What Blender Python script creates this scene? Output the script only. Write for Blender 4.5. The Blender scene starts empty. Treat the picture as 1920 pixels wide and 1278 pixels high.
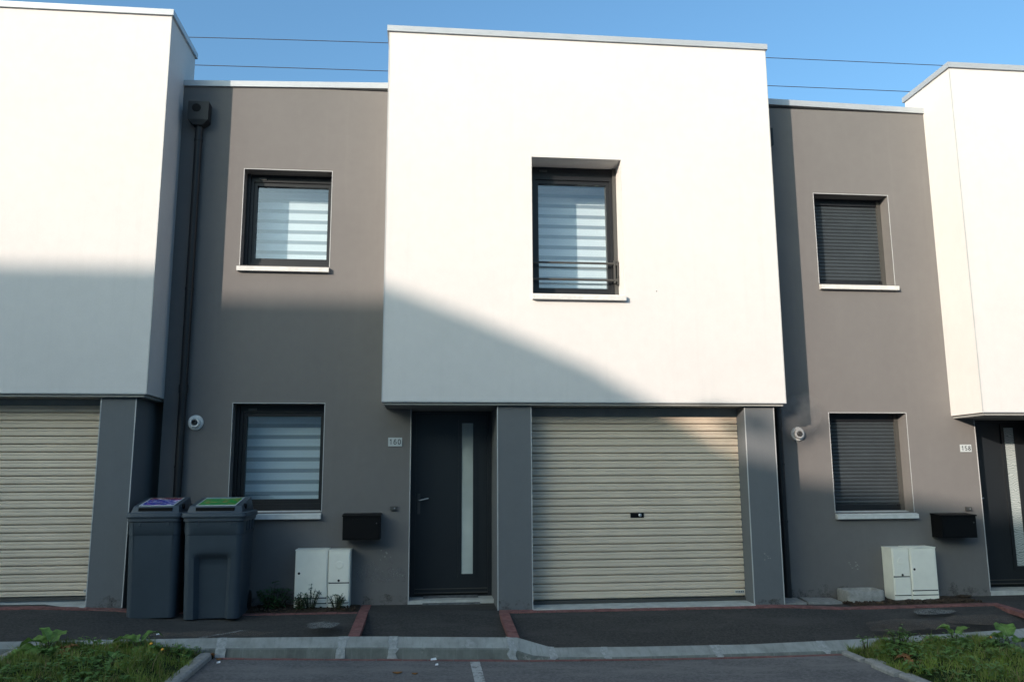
import bpy, bmesh, math, random
from mathutils import Vector, Matrix, Quaternion
random.seed(7)
C = bpy.context.scene.collection
sc = bpy.context.scene

# ------------------------------------------------------------------ camera, sky, sun, exposure
YAW, PITCH, ROLL = 0.10362, 0.16379, -0.005465
CAMLOC = Vector((-0.2016, -9.3, 1.4355))
fw = Vector((math.sin(YAW)*math.cos(PITCH), math.cos(YAW)*math.cos(PITCH), math.sin(PITCH)))
rt = Vector((math.cos(YAW), -math.sin(YAW), 0)); upv = rt.cross(fw)
r2 = math.cos(ROLL)*rt + math.sin(ROLL)*upv; u2 = -math.sin(ROLL)*rt + math.cos(ROLL)*upv
cd = bpy.data.cameras.new('camera'); cam = bpy.data.objects.new('camera', cd); C.objects.link(cam)
cd.sensor_width = 36; cd.lens = 28.655; cd.clip_start = 0.1; cd.clip_end = 3000
cam.matrix_world = Matrix(((r2.x,u2.x,-fw.x,CAMLOC.x),(r2.y,u2.y,-fw.y,CAMLOC.y),(r2.z,u2.z,-fw.z,CAMLOC.z),(0,0,0,1)))
sc.camera = cam
SUN = Vector((0.5517, 0.5778, -0.2025)).normalized()           # the way the light travels
w = bpy.data.worlds.new("World"); sc.world = w; w.use_nodes = True
wn = w.node_tree.nodes; wl = w.node_tree.links
bg = wn['Background']; sky = wn.new('ShaderNodeTexSky'); sky.sky_type = 'NISHITA'
sky.sun_disc = False; sky.sun_elevation = math.radians(14.2); sky.sun_rotation = math.radians(223.7)
sky.air_density = 1.0; sky.dust_density = 4.2; sky.ozone_density = 4.2
tint = wn.new('ShaderNodeMix'); tint.data_type = 'RGBA'; tint.blend_type = 'MULTIPLY'; tint.inputs[0].default_value = 1   # the picture's slightly cyan white balance
tint.inputs[7].default_value = (.94, 1.09, 1.0, 1); wl.new(sky.outputs[0], tint.inputs[6]); wl.new(tint.outputs[2], bg.inputs[0]); bg.inputs[1].default_value = 0.15
sd = bpy.data.lights.new('sun', 'SUN'); sd.energy = 2.7; sd.angle = math.radians(0.53); sd.color = (1.0, 0.85, 0.72)
so = bpy.data.objects.new('sun', sd); C.objects.link(so); so.rotation_euler = SUN.to_track_quat('-Z', 'Y').to_euler()
so.location = (-20, -20, 20)
sc.view_settings.view_transform = 'Standard'; sc.view_settings.look = 'None'
sc.view_settings.exposure = 1.05; sc.view_settings.gamma = 1.0; sc.view_settings.use_curve_mapping = False
try:
    sc.cycles.max_bounces = 8; sc.cycles.transparent_max_bounces = 12
except Exception: pass

# ------------------------------------------------------------------ materials
MATS = {}
class NT:
    def __init__(s, name):
        s.m = bpy.data.materials.new(name); s.m.use_nodes = True
        s.n = s.m.node_tree.nodes; s.l = s.m.node_tree.links; s.b = s.n['Principled BSDF']
        s.co = s.n.new('ShaderNodeTexCoord').outputs['Object']
    def noise(s, scale, detail=4, rough=.6, vec=None, stretch=None):
        t = s.n.new('ShaderNodeTexNoise'); t.inputs['Scale'].default_value = scale
        t.inputs['Detail'].default_value = detail; t.inputs['Roughness'].default_value = rough
        v = vec or s.co
        if stretch:
            mp = s.n.new('ShaderNodeMapping'); mp.inputs['Scale'].default_value = stretch
            s.l.new(v, mp.inputs[0]); v = mp.outputs[0]
        s.l.new(v, t.inputs['Vector']); return t.outputs['Fac']
    def ramp(s, fac, stops):
        r = s.n.new('ShaderNodeValToRGB'); e = r.color_ramp.elements
        while len(e) < len(stops): e.new(.5)
        for k, (p, c) in enumerate(stops):
            e[k].position = p; e[k].color = (*c, 1) if len(c) == 3 else c
        s.l.new(fac, r.inputs[0]); return r.outputs[0]
    def mix(s, fac, a, b, mode='MIX'):
        m = s.n.new('ShaderNodeMix'); m.data_type = 'RGBA'; m.blend_type = mode
        for i, v in ((0, fac), (6, a), (7, b)):
            if isinstance(v, (int, float)): m.inputs[i].default_value = v
            elif isinstance(v, tuple): m.inputs[i].default_value = (*v, 1)
            else: s.l.new(v, m.inputs[i])
        return m.outputs[2]
    def math(s, op, a, b=0.0):
        m = s.n.new('ShaderNodeMath'); m.operation = op
        for i, v in ((0, a), (1, b)):
            if isinstance(v, (int, float)): m.inputs[i].default_value = v
            else: s.l.new(v, m.inputs[i])
        return m.outputs[0]
    def bump(s, h, strength, dist=.01):
        b = s.n.new('ShaderNodeBump'); b.inputs['Strength'].default_value = strength; b.inputs['Distance'].default_value = dist
        s.l.new(h, b.inputs['Height']); s.l.new(b.outputs[0], s.b.inputs['Normal'])
    def col(s, c):
        if isinstance(c, tuple): s.b.inputs['Base Color'].default_value = (*c, 1)
        else: s.l.new(c, s.b.inputs['Base Color'])
    def set(s, rough=.6, spec=.3, metal=0.0):
        s.b.inputs['Roughness'].default_value = rough; s.b.inputs['Specular IOR Level'].default_value = spec
        s.b.inputs['Metallic'].default_value = metal; return s.m

def sc3(c, k): return tuple(min(1, v*k) for v in c)
def plain(name, c, rough=.5, spec=.3, metal=0.0, var=.1, scale=6.0, bump=0.0, bscale=60.0):
    t = NT(name); n = t.noise(scale, 5)
    t.col(t.ramp(n, [(.3, sc3(c, 1-var)), (.7, sc3(c, 1+var))]))
    if bump: t.bump(t.noise(bscale, 3), bump, .004)
    return t.set(rough, spec, metal)

def render_coat(name, c, var, bump, streak=0.0, spots=None, run=1.35):
    t = NT(name)
    big = t.noise(.9, 6, .62); mid = t.noise(9, 5); fine = t.noise(170, 2); grain = t.noise(420, 1)
    k = t.ramp(big, [(.3, sc3(c, 1-var)), (.7, sc3(c, 1+var))])
    k = t.mix(.35, k, t.ramp(mid, [(.3, sc3(c, 1-var*1.3)), (.7, sc3(c, 1+var*1.2))]))
    k = t.mix(.30, k, t.ramp(grain, [(.3, sc3(c, .72)), (.7, sc3(c, 1.25))]))
    if streak:
        st = t.noise(1.0, 6, .7, stretch=(7, 7, .35))
        k = t.mix(t.ramp(st, [(.55, (0,0,0)), (.75, (streak,)*3)]), k, sc3(c, run))
    if spots:
        sp = t.noise(14, 6, .7); area = t.noise(.8, 2)
        f = t.math('MULTIPLY', t.ramp(sp, [(.70, (0,0,0)), (.74, (1,1,1))]), t.ramp(area, [(.48, (0,0,0)), (.62, (1,1,1))]))
        k = t.mix(f, k, spots)
    t.col(k); t.bump(t.mix(.5, fine, grain), bump, .003)
    return t.set(.9, .15)

M = {}
M['white'] = render_coat('white_render', (.60, .575, .56), .06, .35, .22, None, .80)
M['grey'] = render_coat('grey_render', (.158, .149, .145), .09, .40, .18, (.3, .29, .28))
M['pier'] = render_coat('grey_pier_render', (.136, .142, .150), .07, .35, .15, (.3, .29, .28))
M['bead'] = plain('corner_bead_plastic', (.42, .42, .42), .5)
M['soffit'] = plain('soffit_render', (.26, .26, .25), .8, .2)
M['coping'] = plain('coping_metal', (.40, .42, .44), .42, .5, .25, .05)
M['dark'] = plain('anthracite_frame', (.013, .0135, .015), .4, .35, 0, .1)
M['rail'] = plain('anthracite_rail', (.06, .058, .054), .4, .5)
M['door'] = plain('dark_door_paint', (.0145, .0175, .021), .34, .45, 0, .08, 2.0)
M['steel'] = plain('brushed_steel', (.55, .55, .55), .28, .5, .9)
M['sill'] = plain('sill_stone', (.58, .57, .55), .75, .2, 0, .10, 14.0, .25, 120)
M['black'] = plain('black_paint', (.004, .004, .0045), .55, .15)
M['pipe'] = plain('dark_pipe', (.012, .013, .015), .5, .4)
M['cable'] = plain('cable_rubber', (.04, .035, .04), .6)
M['plastic'] = plain('white_plastic', (.62, .62, .60), .45, .4)
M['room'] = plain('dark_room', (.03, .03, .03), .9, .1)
M['timber'] = plain('brown_door_wood', (.1, .06, .04), .6)
M['opp'] = render_coat('opposite_render', (.80, .78, .74), .05, .2)
M['opproof'] = plain('opposite_roof_tile', (.16, .07, .05), .8, .2, 0, .25, 8.0)
M['concrete'] = plain('grey_concrete', (.27, .26, .245), .9, .15, 0, .22, 22.0, .5, 140)
M['threshold'] = plain('threshold_concrete', (.42, .42, .40), .85, .15, 0, .18, 9.0, .3, 150)
M['mat'] = plain('mat_grey', (.12, .125, .13), .9, .1, 0, .4, 18.0, .5, 200)
M['yellowlabel'] = plain('label_paper', (.5, .5, .48), .6)
M['bead_dark'] = plain('gasket', (.012, .012, .013), .5)

def roller_mat():
    t = NT('beige_roller_steel'); c = (.60, .50, .395)
    k = t.ramp(t.noise(2.2, 5), [(.3, sc3(c, .93)), (.7, sc3(c, 1.06))])
    st = t.noise(1.5, 5, .65, stretch=(1.2, 1, 14))
    t.col(k); return t.set(.5, .3)
M['roller'] = roller_mat()
M['shutter'] = plain('anthracite_shutter', (.042, .050, .056), .42, .4, 0, .12, 3.0)

def asphalt(name, c, patch, dust):
    t = NT(name)
    g = t.noise(330, 2, .7); k = t.ramp(g, [(.32, sc3(c, .55)), (.5, c), (.72, sc3(c, 1.75))])
    k = t.mix(t.ramp(t.noise(1.3, 6, .65), [(.35, (0,0,0)), (.65, (.9,)*3)]), k, patch)
    md = t.noise(38, 5, .75); k = t.mix(.55, k, t.ramp(md, [(.36, sc3(c, .5)), (.5, c), (.66, sc3(c, 1.8))]))
    st = t.noise(2.4, 6, .7, stretch=(.45, 1.6, 1))
    k = t.mix(t.ramp(st, [(.48, (0,0,0)), (.68, (.7,)*3)]), k, dust)
    sp = t.noise(42, 4, .7)
    k = t.mix(t.ramp(sp, [(.68, (0,0,0)), (.72, (.5,)*3)]), k, (.22, .2, .19))
    t.col(k); t.bump(t.mix(.5, g, t.noise(120, 2)), .8, .006); return t.set(.85, .25)
M['pave'] = asphalt('pavement_asphalt', (.050, .046, .043), (.034, .032, .031), (.075, .068, .064))
M['road'] = asphalt('road_asphalt', (.135, .128, .127), (.07, .068, .068), (.20, .188, .18))

def kerb_mat():
    t = NT('kerb_concrete'); c = (.27, .275, .26)
    k = t.ramp(t.noise(5, 6, .6), [(.3, sc3(c, .75)), (.7, sc3(c, 1.2))])
    st = t.noise(3.0, 6, .75, stretch=(9, 2, 1))
    k = t.mix(t.ramp(st, [(.5, (0,0,0)), (.72, (.6,)*3)]), k, sc3(c, .55))
    k = t.mix(t.ramp(t.noise(7, 6, .7), [(.60, (0,0,0)), (.66, (.6,)*3)]), k, (.33, .33, .32))
    t.col(k); t.bump(t.noise(110, 4), .5, .006); return t.set(.9, .15)
M['kerb'] = kerb_mat()
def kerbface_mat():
    t = NT('shaded_stained_kerb_face'); c = (.15, .155, .14)  # darker base puts the front face's shade into the colour; streaks are stains
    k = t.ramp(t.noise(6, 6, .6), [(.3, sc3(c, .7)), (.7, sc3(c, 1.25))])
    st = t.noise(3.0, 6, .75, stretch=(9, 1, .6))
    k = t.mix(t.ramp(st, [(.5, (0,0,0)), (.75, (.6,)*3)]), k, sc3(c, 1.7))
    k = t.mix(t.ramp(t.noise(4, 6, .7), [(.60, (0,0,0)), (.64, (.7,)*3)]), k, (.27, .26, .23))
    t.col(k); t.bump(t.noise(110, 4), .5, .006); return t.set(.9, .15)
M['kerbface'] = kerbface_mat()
def mortar_mat():
    t = NT('kerb_mortar'); c = (.315, .32, .31)
    t.col(t.ramp(t.noise(30, 5), [(.3, sc3(c, .7)), (.7, sc3(c, 1.2))])); t.bump(t.noise(60, 4), .8, .01); return t.set(.95, .1)
M['mortar'] = mortar_mat()
def brick_mat():
    t = NT('red_brick_paver'); c = (.20, .092, .085)
    k = t.ramp(t.noise(14, 6, .7), [(.3, sc3(c, .6)), (.7, sc3(c, 1.35))])
    k = t.mix(t.ramp(t.noise(4, 5), [(.5, (0,0,0)), (.8, (.6,)*3)]), k, (.13, .10, .09))
    t.col(k); t.bump(t.noise(160, 3), .5, .005); return t.set(.9, .15)
M['brick'] = brick_mat()
def soil_mat():
    t = NT('bed_soil'); k = t.ramp(t.noise(40, 6, .75), [(.3, (.025, .019, .014)), (.55, (.075, .054, .04)), (.75, (.16, .115, .085))])
    t.col(k); t.bump(t.noise(50, 5), 1.0, .03); return t.set(.95, .1)
M['soil'] = soil_mat()
def paint_mat():
    t = NT('worn_white_paint'); n = t.noise(28, 6, .7)
    k = t.ramp(n, [(.36, (.09, .09, .09)), (.5, (.36, .36, .35)), (.75, (.45, .45, .44))])
    t.col(k); return t.set(.8, .2)
M['paint'] = paint_mat()
def leaf_mat(name, c, var=.35, scale=9.0, trans=.3):
    t = NT(name); n = t.noise(scale, 4)
    k = t.ramp(n, [(.3, sc3(c, 1-var)), (.7, sc3(c, 1+var))]); t.col(k)
    t.b.inputs['Roughness'].default_value = .5; t.b.inputs['Specular IOR Level'].default_value = .3
    tr = t.n.new('ShaderNodeBsdfTranslucent'); t.l.new(k, tr.inputs[0])
    mx = t.n.new('ShaderNodeMixShader'); mx.inputs[0].default_value = trans
    t.l.new(t.b.outputs[0], mx.inputs[1]); t.l.new(tr.outputs[0], mx.inputs[2])
    t.l.new(mx.outputs[0], t.n['Material Output'].inputs[0]); return t.m
M['grass'] = leaf_mat('grass_blade', (.15, .21, .04), .5, 3.0)
M['grass2'] = leaf_mat('grass_blade_yellow', (.22, .24, .065), .4, 3.0)
M['straw'] = leaf_mat('dead_grass_straw', (.26, .20, .10), .3, 6.0)
M['rib'] = leaf_mat('leaf_midrib', (.26, .32, .14), .2, 10)
M['turf'] = plain('turf_base', (.02, .032, .01), .95, .1, 0, .4, 12.0, .6, 40)
M['dock'] = leaf_mat('dock_leaf', (.135, .235, .055), .45, 22.0)
M['dockdark'] = leaf_mat('weed_leaf', (.11, .21, .055), .35, 14.0)
M['dry'] = leaf_mat('dry_leaf', (.22, .10, .035), .4, 20.0, .15)
M['shrub'] = leaf_mat('shrub_leaf', (.05, .12, .045), .45, 10.0)
M['lav'] = leaf_mat('grey_green_leaf', (.09, .13, .09), .4, 20.0)
M['stem'] = plain('plant_stem', (.05, .045, .02), .8)
M['flower'] = plain('orange_petal', (.8, .35, .04), .6)
M['bark'] = plain('bark', (.06, .045, .035), .9)
M['treeleaf'] = leaf_mat('tree_leaf', (.05, .09, .025), .4, 2.0)
M['bin'] = plain('bin_plastic', (.040, .054, .070), .45, .4, 0, .10, 3.0, .12, 300)
M['tyre'] = plain('wheel_rubber', (.012, .012, .012), .7)
M['cabinet'] = plain('cabinet_plastic', (.84, .80, .70), .5, .35, 0, .05, 5.0)
M['cabgap'] = plain('cabinet_gap', (.03, .022, .02), .8)
M['paper'] = plain('paper_scrap', (.7, .7, .72), .7)
M['plate'] = plain('plate_enamel', (.46, .49, .50), .4)
M['plateink'] = plain('plate_digit', (.03, .035, .04), .5)

def blind_mat(name, c, al):
    t = NT(name)
    t.col(t.ramp(t.noise(1.5, 3, stretch=(.3, 1, 60)), [(.3, sc3(c, .93)), (.7, sc3(c, 1.05))])); return t.set(.8, .2)
M['blind'] = blind_mat('blind_fabric', (.84, .85, .87), 1)
M['sheer'] = blind_mat('blind_sheer_fabric', (.33, .35, .37), 1)
def glass_mat():
    m = bpy.data.materials.new('window_glass'); m.use_nodes = True; n = m.node_tree.nodes; l = m.node_tree.links
    n.clear(); o = n.new('ShaderNodeOutputMaterial'); t = n.new('ShaderNodeBsdfTransparent'); g = n.new('ShaderNodeBsdfGlossy')
    g.inputs['Roughness'].default_value = .0; t.inputs[0].default_value = (.90, .94, .95, 1)
    lw = n.new('ShaderNodeLayerWeight'); lw.inputs[0].default_value = .5
    pw = n.new('ShaderNodeMath'); pw.operation = 'POWER'; l.new(lw.outputs['Facing'], pw.inputs[0]); pw.inputs[1].default_value = 4.0
    ma = n.new('ShaderNodeMath'); ma.operation = 'MULTIPLY_ADD'; l.new(pw.outputs[0], ma.inputs[0]); ma.inputs[1].default_value = .9; ma.inputs[2].default_value = .11; lw = ma
    mx = n.new('ShaderNodeMixShader'); l.new(lw.outputs[0], mx.inputs[0]); l.new(t.outputs[0], mx.inputs[1]); l.new(g.outputs[0], mx.inputs[2])
    l.new(mx.outputs[0], o.inputs[0]); return m
M['glass'] = glass_mat()
def reeded():
    t = NT('reeded_glass'); c = (.48, .53, .52)
    t.col(t.ramp(t.noise(1.2, 3), [(.3, sc3(c, .8)), (.7, sc3(c, 1.2))])); return t.set(.18, .6)
M['reeded'] = reeded()
def patterned():
    t = NT('patterned_glass'); wv = t.n.new('ShaderNodeTexWave'); wv.wave_type = 'RINGS'
    wv.inputs['Scale'].default_value = 15; wv.inputs['Distortion'].default_value = 11; wv.inputs['Detail'].default_value = 1.0
    wv.inputs['Detail Scale'].default_value = .9
    t.l.new(t.co, wv.inputs[0])
    t.col(t.ramp(wv.outputs['Fac'], [(.10, (.20, .23, .23)), (.3, (.36, .40, .40)), (1, (.40, .44, .44))])); return t.set(.25, .6)
M['patterned'] = patterned()
def sticker(name, base, top, marks, split):
    t = NT(name); sep = t.n.new('ShaderNodeSeparateXYZ'); t.l.new(t.co, sep.inputs[0])
    f = t.math('GREATER_THAN', sep.outputs[1], split); k = t.mix(f, base, top)
    for i, (c, sx, sy, th) in enumerate(marks):
        n = t.noise(1.0, 3, .6, stretch=(sx, sy, sy)); k = t.mix(t.ramp(n, [(th, (0,0,0)), (th+.02, (1,1,1))]), k, c)
    t.col(k); return t.set(.35, .4)
M['sticker_blue'] = sticker('blue_sticker', (.02, .03, .30), (.16, .02, .03), [((.75,.75,.8), 20, 30, .575), ((.6,.2,.45), 13, 22, .63), ((.6,.5,.1), 24, 26, .64)], .075)
M['sticker_green'] = sticker('green_sticker', (.015, .24, .05), (.22, .36, .38), [((.42,.30,.06), 11, 22, .575), ((.05,.07,.04), 24, 40, .62)], .125)

# ------------------------------------------------------------------ mesh helpers
def tag(o, label=None, cat=None, group=None, kind=None):
    if label: o['label'] = label
    if cat: o['category'] = cat
    if group: o['group'] = group
    if kind: o['kind'] = kind
    return o
def thing(name, label, cat, loc=(0,0,0), group=None):
    o = bpy.data.objects.new(name, None); C.objects.link(o); o.location = loc; o.empty_display_size = .2
    return tag(o, label, cat, group)
def rootloc(p):
    v = Vector((0,0,0))
    while p is not None:
        v += p.location; p = p.parent
    return v
class MB:
    """collects shapes in world coordinates; build() links them as one mesh object"""
    def __init__(s): s.bm = bmesh.new(); s.mi = 0
    def face(s, pts):
        f = s.bm.faces.new([s.bm.verts.new(p) for p in pts]); f.material_index = s.mi; return f
    def hexa(s, p):                       # p: 8 points, bottom ring 0-3 (ccw from above), top ring 4-7
        v = [s.bm.verts.new(q) for q in p]
        for idx in ((3,2,1,0),(4,5,6,7),(0,1,5,4),(1,2,6,5),(2,3,7,6),(3,0,4,7)):
            f = s.bm.faces.new([v[i] for i in idx]); f.material_index = s.mi
        return s
    def box(s, x0, x1, y0, y1, z0, z1):
        return s.hexa([(x0,y0,z0),(x1,y0,z0),(x1,y1,z0),(x0,y1,z0),(x0,y0,z1),(x1,y0,z1),(x1,y1,z1),(x0,y1,z1)])
    def loft(s, rings, caps=True, closed=True):
        R = [[s.bm.verts.new(p) for p in r] for r in rings]; n = len(R[0])
        for a, b in zip(R, R[1:]):
            for i in range(n if closed else n-1):
                j = (i+1) % n
                f = s.bm.faces.new((a[i], a[j], b[j], b[i])); f.material_index = s.mi
        if caps:
            f = s.bm.faces.new(R[0][::-1]); f.material_index = s.mi
            f = s.bm.faces.new(R[-1]); f.material_index = s.mi
        return s
    def tube(s, pts, r, n=10, caps=True):
        pts = [Vector(p) for p in pts]; rr = r if isinstance(r, (list, tuple)) else [r]*len(pts); rings = []
        for i, p in enumerate(pts):
            d = (pts[min(i+1, len(pts)-1)] - pts[max(i-1, 0)]).normalized()
            a = d.orthogonal().normalized() if abs(d.z) > .9 else d.cross(Vector((0,0,1))).normalized()
            if abs(d.z) > .9: a = Vector((1,0,0)); a = (a - d*a.dot(d)).normalized()
            b = d.cross(a)
            rings.append([p + rr[i]*(math.cos(2*math.pi*k/n)*a + math.sin(2*math.pi*k/n)*b) for k in range(n)])
        return s.loft(rings, caps)
    def disc(s, c, axis, prof, n=28):      # lathe: prof list of (r, offset along axis)
        c = Vector(c); ax = Vector(axis).normalized(); a = ax.orthogonal().normalized(); b = ax.cross(a)
        return s.loft([[c + ax*h + r*(math.cos(2*math.pi*k/n)*a + math.sin(2*math.pi*k/n)*b) for k in range(n)] for r, h in prof])
    def ring(s, x0, x1, z0, z1, wl_, wr, wb, wt, y0, y1):   # rectangular frame in the xz plane
        s.box(x0, x0+wl_, y0, y1, z0, z1); s.box(x1-wr, x1, y0, y1, z0, z1)
        s.box(x0+wl_, x1-wr, y0, y1, z0, z0+wb); s.box(x0+wl_, x1-wr, y0, y1, z1-wt, z1); return s
    def wall(s, x0, x1, z0, z1, holes, y0, y1):
        xs = sorted({x0, x1, *[h[0] for h in holes], *[h[1] for h in holes]}); zs = sorted({z0, z1, *[h[2] for h in holes], *[h[3] for h in holes]})
        def solid(i, j):
            if not (0 <= i < len(xs)-1 and 0 <= j < len(zs)-1): return False
            cx, cz = (xs[i]+xs[i+1])/2, (zs[j]+zs[j+1])/2
            return not any(h[0] < cx < h[1] and h[2] < cz < h[3] for h in holes)
        for i in range(len(xs)-1):
            for j in range(len(zs)-1):
                if not solid(i, j): continue
                a, b, c, d = xs[i], xs[i+1], zs[j], zs[j+1]
                s.face([(a,y0,c),(b,y0,c),(b,y0,d),(a,y0,d)]); s.face([(a,y1,d),(b,y1,d),(b,y1,c),(a,y1,c)])
                if not solid(i-1, j): s.face([(a,y1,c),(a,y0,c),(a,y0,d),(a,y1,d)])
                if not solid(i+1, j): s.face([(b,y0,c),(b,y1,c),(b,y1,d),(b,y0,d)])
                if not solid(i, j-1): s.face([(a,y1,c),(b,y1,c),(b,y0,c),(a,y0,c)])
                if not solid(i, j+1): s.face([(a,y0,d),(b,y0,d),(b,y1,d),(a,y1,d)])
        return s
    def build(s, name, mats, parent=None, bevel=0.0, smooth=False, weld=False, at=None):
        bm = s.bm
        if weld: bmesh.ops.remove_doubles(bm, verts=bm.verts, dist=.0004)
        if bevel:
            bmesh.ops.bevel(bm, geom=[e for e in bm.edges if len(e.link_faces) == 2 and e.calc_face_angle(0) > .6], offset=bevel, segments=2, affect='EDGES', profile=.6)
        o0 = rootloc(parent) if parent is not None else Vector(at or (0,0,0))
        bmesh.ops.translate(bm, verts=bm.verts, vec=-o0)
        me = bpy.data.meshes.new(name); bm.to_mesh(me); bm.free()
        for m in (mats if isinstance(mats, (list, tuple)) else [mats]): me.materials.append(M[m])
        if smooth:
            for p in me.polygons: p.use_smooth = True
            try: me.set_sharp_from_angle(angle=math.radians(40))
            except Exception: pass
        o = bpy.data.objects.new(name, me); C.objects.link(o)
        if parent is not None: o.parent = parent
        else: o.location = o0
        return o
def lerp(x, t):
    if x <= t[0][0]: return t[0][1]
    for (a, u), (b, v) in zip(t, t[1:]):
        if x <= b: return u + (v-u)*(x-a)/(b-a)
    return t[-1][1]

# ------------------------------------------------------------------ ground heights
ZF = [(-7,.2),(-4,.19),(-3.3,.16),(-2.6,.09),(-2,.065),(.5,.055),(3.6,.05),(4.3,.01),(7,.02)]      # along the house fronts
ZK = [(-7,.07),(-3.8,.059),(-2,.046),(-.66,.026),(.63,-.015),(.95,-.111),(1.8,-.123),(2.8,-.13),(4.1,-.105),(4.8,-.083),(5.6,-.053),(7,-.02)]  # kerb back edge
ZT = [(-7,.05),(-3.7,.024),(-2.7,.0),(-2,-.014),(-.65,-.041),(.55,-.079),(.76,-.145),(.95,-.166),(1.7,-.182),(3.9,-.178),(4.4,-.14),(4.6,-.122),(5.5,-.106),(7,-.1)]  # kerb front edge
ZR = [(-7,.02),(-3.7,.0),(-2,-.082),(-.65,-.128),(.75,-.174),(1.7,-.191),(2.7,-.2),(5.4,-.19),(7,-.19)]  # road
YK0, YK1, YK2 = -1.60, -1.75, -1.78
def G(x, y):
    if y > -.52: return lerp(x, ZF)
    if y >= YK0:
        t = (-.52-y)/1.08; return lerp(x, ZF)*(1-t) + lerp(x, ZK)*t
    return lerp(x, ZR)
XS = sorted({-60,-30,-15,-10,*[round(-8+.25*i, 3) for i in range(69)],.95,.63,.76,10,15,30,60})
def sheet(mb, x0, x1, y0, y1, off=0.0, ystep=None, f=G):
    xs = [x0] + [x for x in XS if x0 < x < x1] + [x1]
    n = max(1, int(round((y1-y0)/ystep))) if ystep else 1
    ys = [y0 + (y1-y0)*i/n for i in range(n+1)]
    e = 1e-6
    V = [[mb.bm.verts.new((x, y, f(x, y)+off)) for x in xs] for y in ys]
    for j in range(n):
        for i in range(len(xs)-1):
            fc = mb.bm.faces.new((V[j][i], V[j][i+1], V[j+1][i+1], V[j+1][i])); fc.material_index = mb.mi
    return mb

# ------------------------------------------------------------------ setting
def structure(o): return tag(o, kind='structure')
mb = MB(); mb.face([(-900,-900,-.6),(900,-900,-.6),(900,900,-.6),(-900,900,-.6)]); structure(mb.build('ground', 'turf'))
mb = MB(); sheet(mb, -60, 60, -17.5, YK2+.02, 0, f=lambda x, y: lerp(x, ZR)); structure(mb.build('road', 'road'))
mb = MB(); sheet(mb, -60, 60, -23, -17.5, .1, f=lambda x, y: lerp(x, ZR)); structure(mb.build('far_pavement', 'threshold'))
mb = MB(); sheet(mb, -60, 60, -1.62, -.52, 0); sheet(mb, -60, 60, -.52, .6, 0, f=lambda x, y: lerp(x, ZF)); structure(mb.build('pavement', 'pave', weld=True))
mb = MB()                                                        # kerb: battered concrete stones with mortar joints
JO = [-4.95,-3.96,-2.96,-1.95,-.92,-.48,.57,.93,1.43,2.47,3.49,4.49,5.55,6.55]
kx = sorted({-60,-20,-9,-8,-7,-6,-5.5,-4.5,9,12,20,60,*[round(-4+.2*i,3) for i in range(60)],*[round(j-.03,3) for j in JO],*[round(j+.03,3) for j in JO],.63,.76,.95})
for a, b in zip(kx, kx[1:]):
    mid = (a+b)/2; up = 0
    P = lambda x: [(x, YK0, lerp(x, ZK)-.15), (x, YK0, lerp(x, ZK)+.004+up), (x, YK0-.02, lerp(x, ZK)+.006+up), (x, YK1+.012, lerp(x, ZT)+.004+up), (x, YK1-up, lerp(x, ZT)-.006), (x, YK2-up, lerp(x, ZR)-.05)]
    pa, pb = P(a), P(b)
    for q in range(5):
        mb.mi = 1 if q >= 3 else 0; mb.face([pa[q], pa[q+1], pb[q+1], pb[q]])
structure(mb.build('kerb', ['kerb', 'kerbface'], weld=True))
mb = MB(); rnd = random.Random(2)
for j in JO:
    P = [(YK0-.002, lerp(j, ZK)+.004), (YK0-.02, lerp(j, ZK)+.006), ((YK0+YK1)/2, (lerp(j, ZK)+lerp(j, ZT))/2+.005), (YK1+.012, lerp(j, ZT)+.004), (YK1, lerp(j, ZT)-.006), (YK1*.5+YK2*.5, lerp(j, ZT)*.5+lerp(j, ZR)*.5), (YK2, lerp(j, ZR)+.002)]
    prev = None
    for y, z in P:
        zz = lambda x: z + (lerp(x, ZT)-lerp(j, ZT))*.95
        a, b = j-rnd.uniform(.02, .055), j+rnd.uniform(.02, .055); row = [(a, y-.0035, zz(a)+.0035), (b, y-.0035, zz(b)+.0035)]
        if prev: mb.face([prev[0], row[0], row[1], prev[1]])
        prev = row
structure(mb.build('kerb_mortar', 'mortar'))
# red paver rows: two across the pavement, one along the fronts, one at the kerb foot
def bricks(mb, x0, x1, y0, y1, along, L=.2, off=.005):
    a, b = (x0, x1) if along == 'x' else (y0, y1); n = max(1, int(round((b-a)/L)))
    for i in range(n):
        u, v = a+(b-a)*i/n+.003, a+(b-a)*(i+1)/n-.003; h = random.uniform(-.002, .003)
        if along == 'x': q = (u, v, y0, y1)
        else: q = (x0, x1, u, v)
        X0, X1, Y0, Y1 = q; zz = [G(X0,Y0), G(X1,Y0), G(X1,Y1), G(X0,Y1)]; cs = [(X0,Y0),(X1,Y0),(X1,Y1),(X0,Y1)]
        mb.hexa([(x, y, z-.04) for (x, y), z in zip(cs, zz)] + [(x, y, z+off+h) for (x, y), z in zip(cs, zz)])
mb = MB()
bricks(mb, -.885, -.785, -1.595, .0, 'y', .21); bricks(mb, .555, .655, -1.595, -.60, 'y', .21)
bricks(mb, -2.75, -.89, -.53, -.45, 'x'); bricks(mb, .56, 6.1, -.60, -.515, 'x'); bricks(mb, -7.6, -3.1, -.60, -.515, 'x')
bricks(mb, 6.0, 6.10, -1.595, -.61, 'y', .21)
mb2 = MB(); bricks(mb2, -1.95, 3.6, -1.835, -1.783, 'x', .22, .004)
structure(mb.build('brick_paving', 'brick')); structure(mb2.build('brick_channel', 'brick'))
mb = MB(); bricks(mb, .19, .275, -6.8, -1.86, 'y', 5, .004); structure(mb.build('road_marking', 'paint'))
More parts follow.
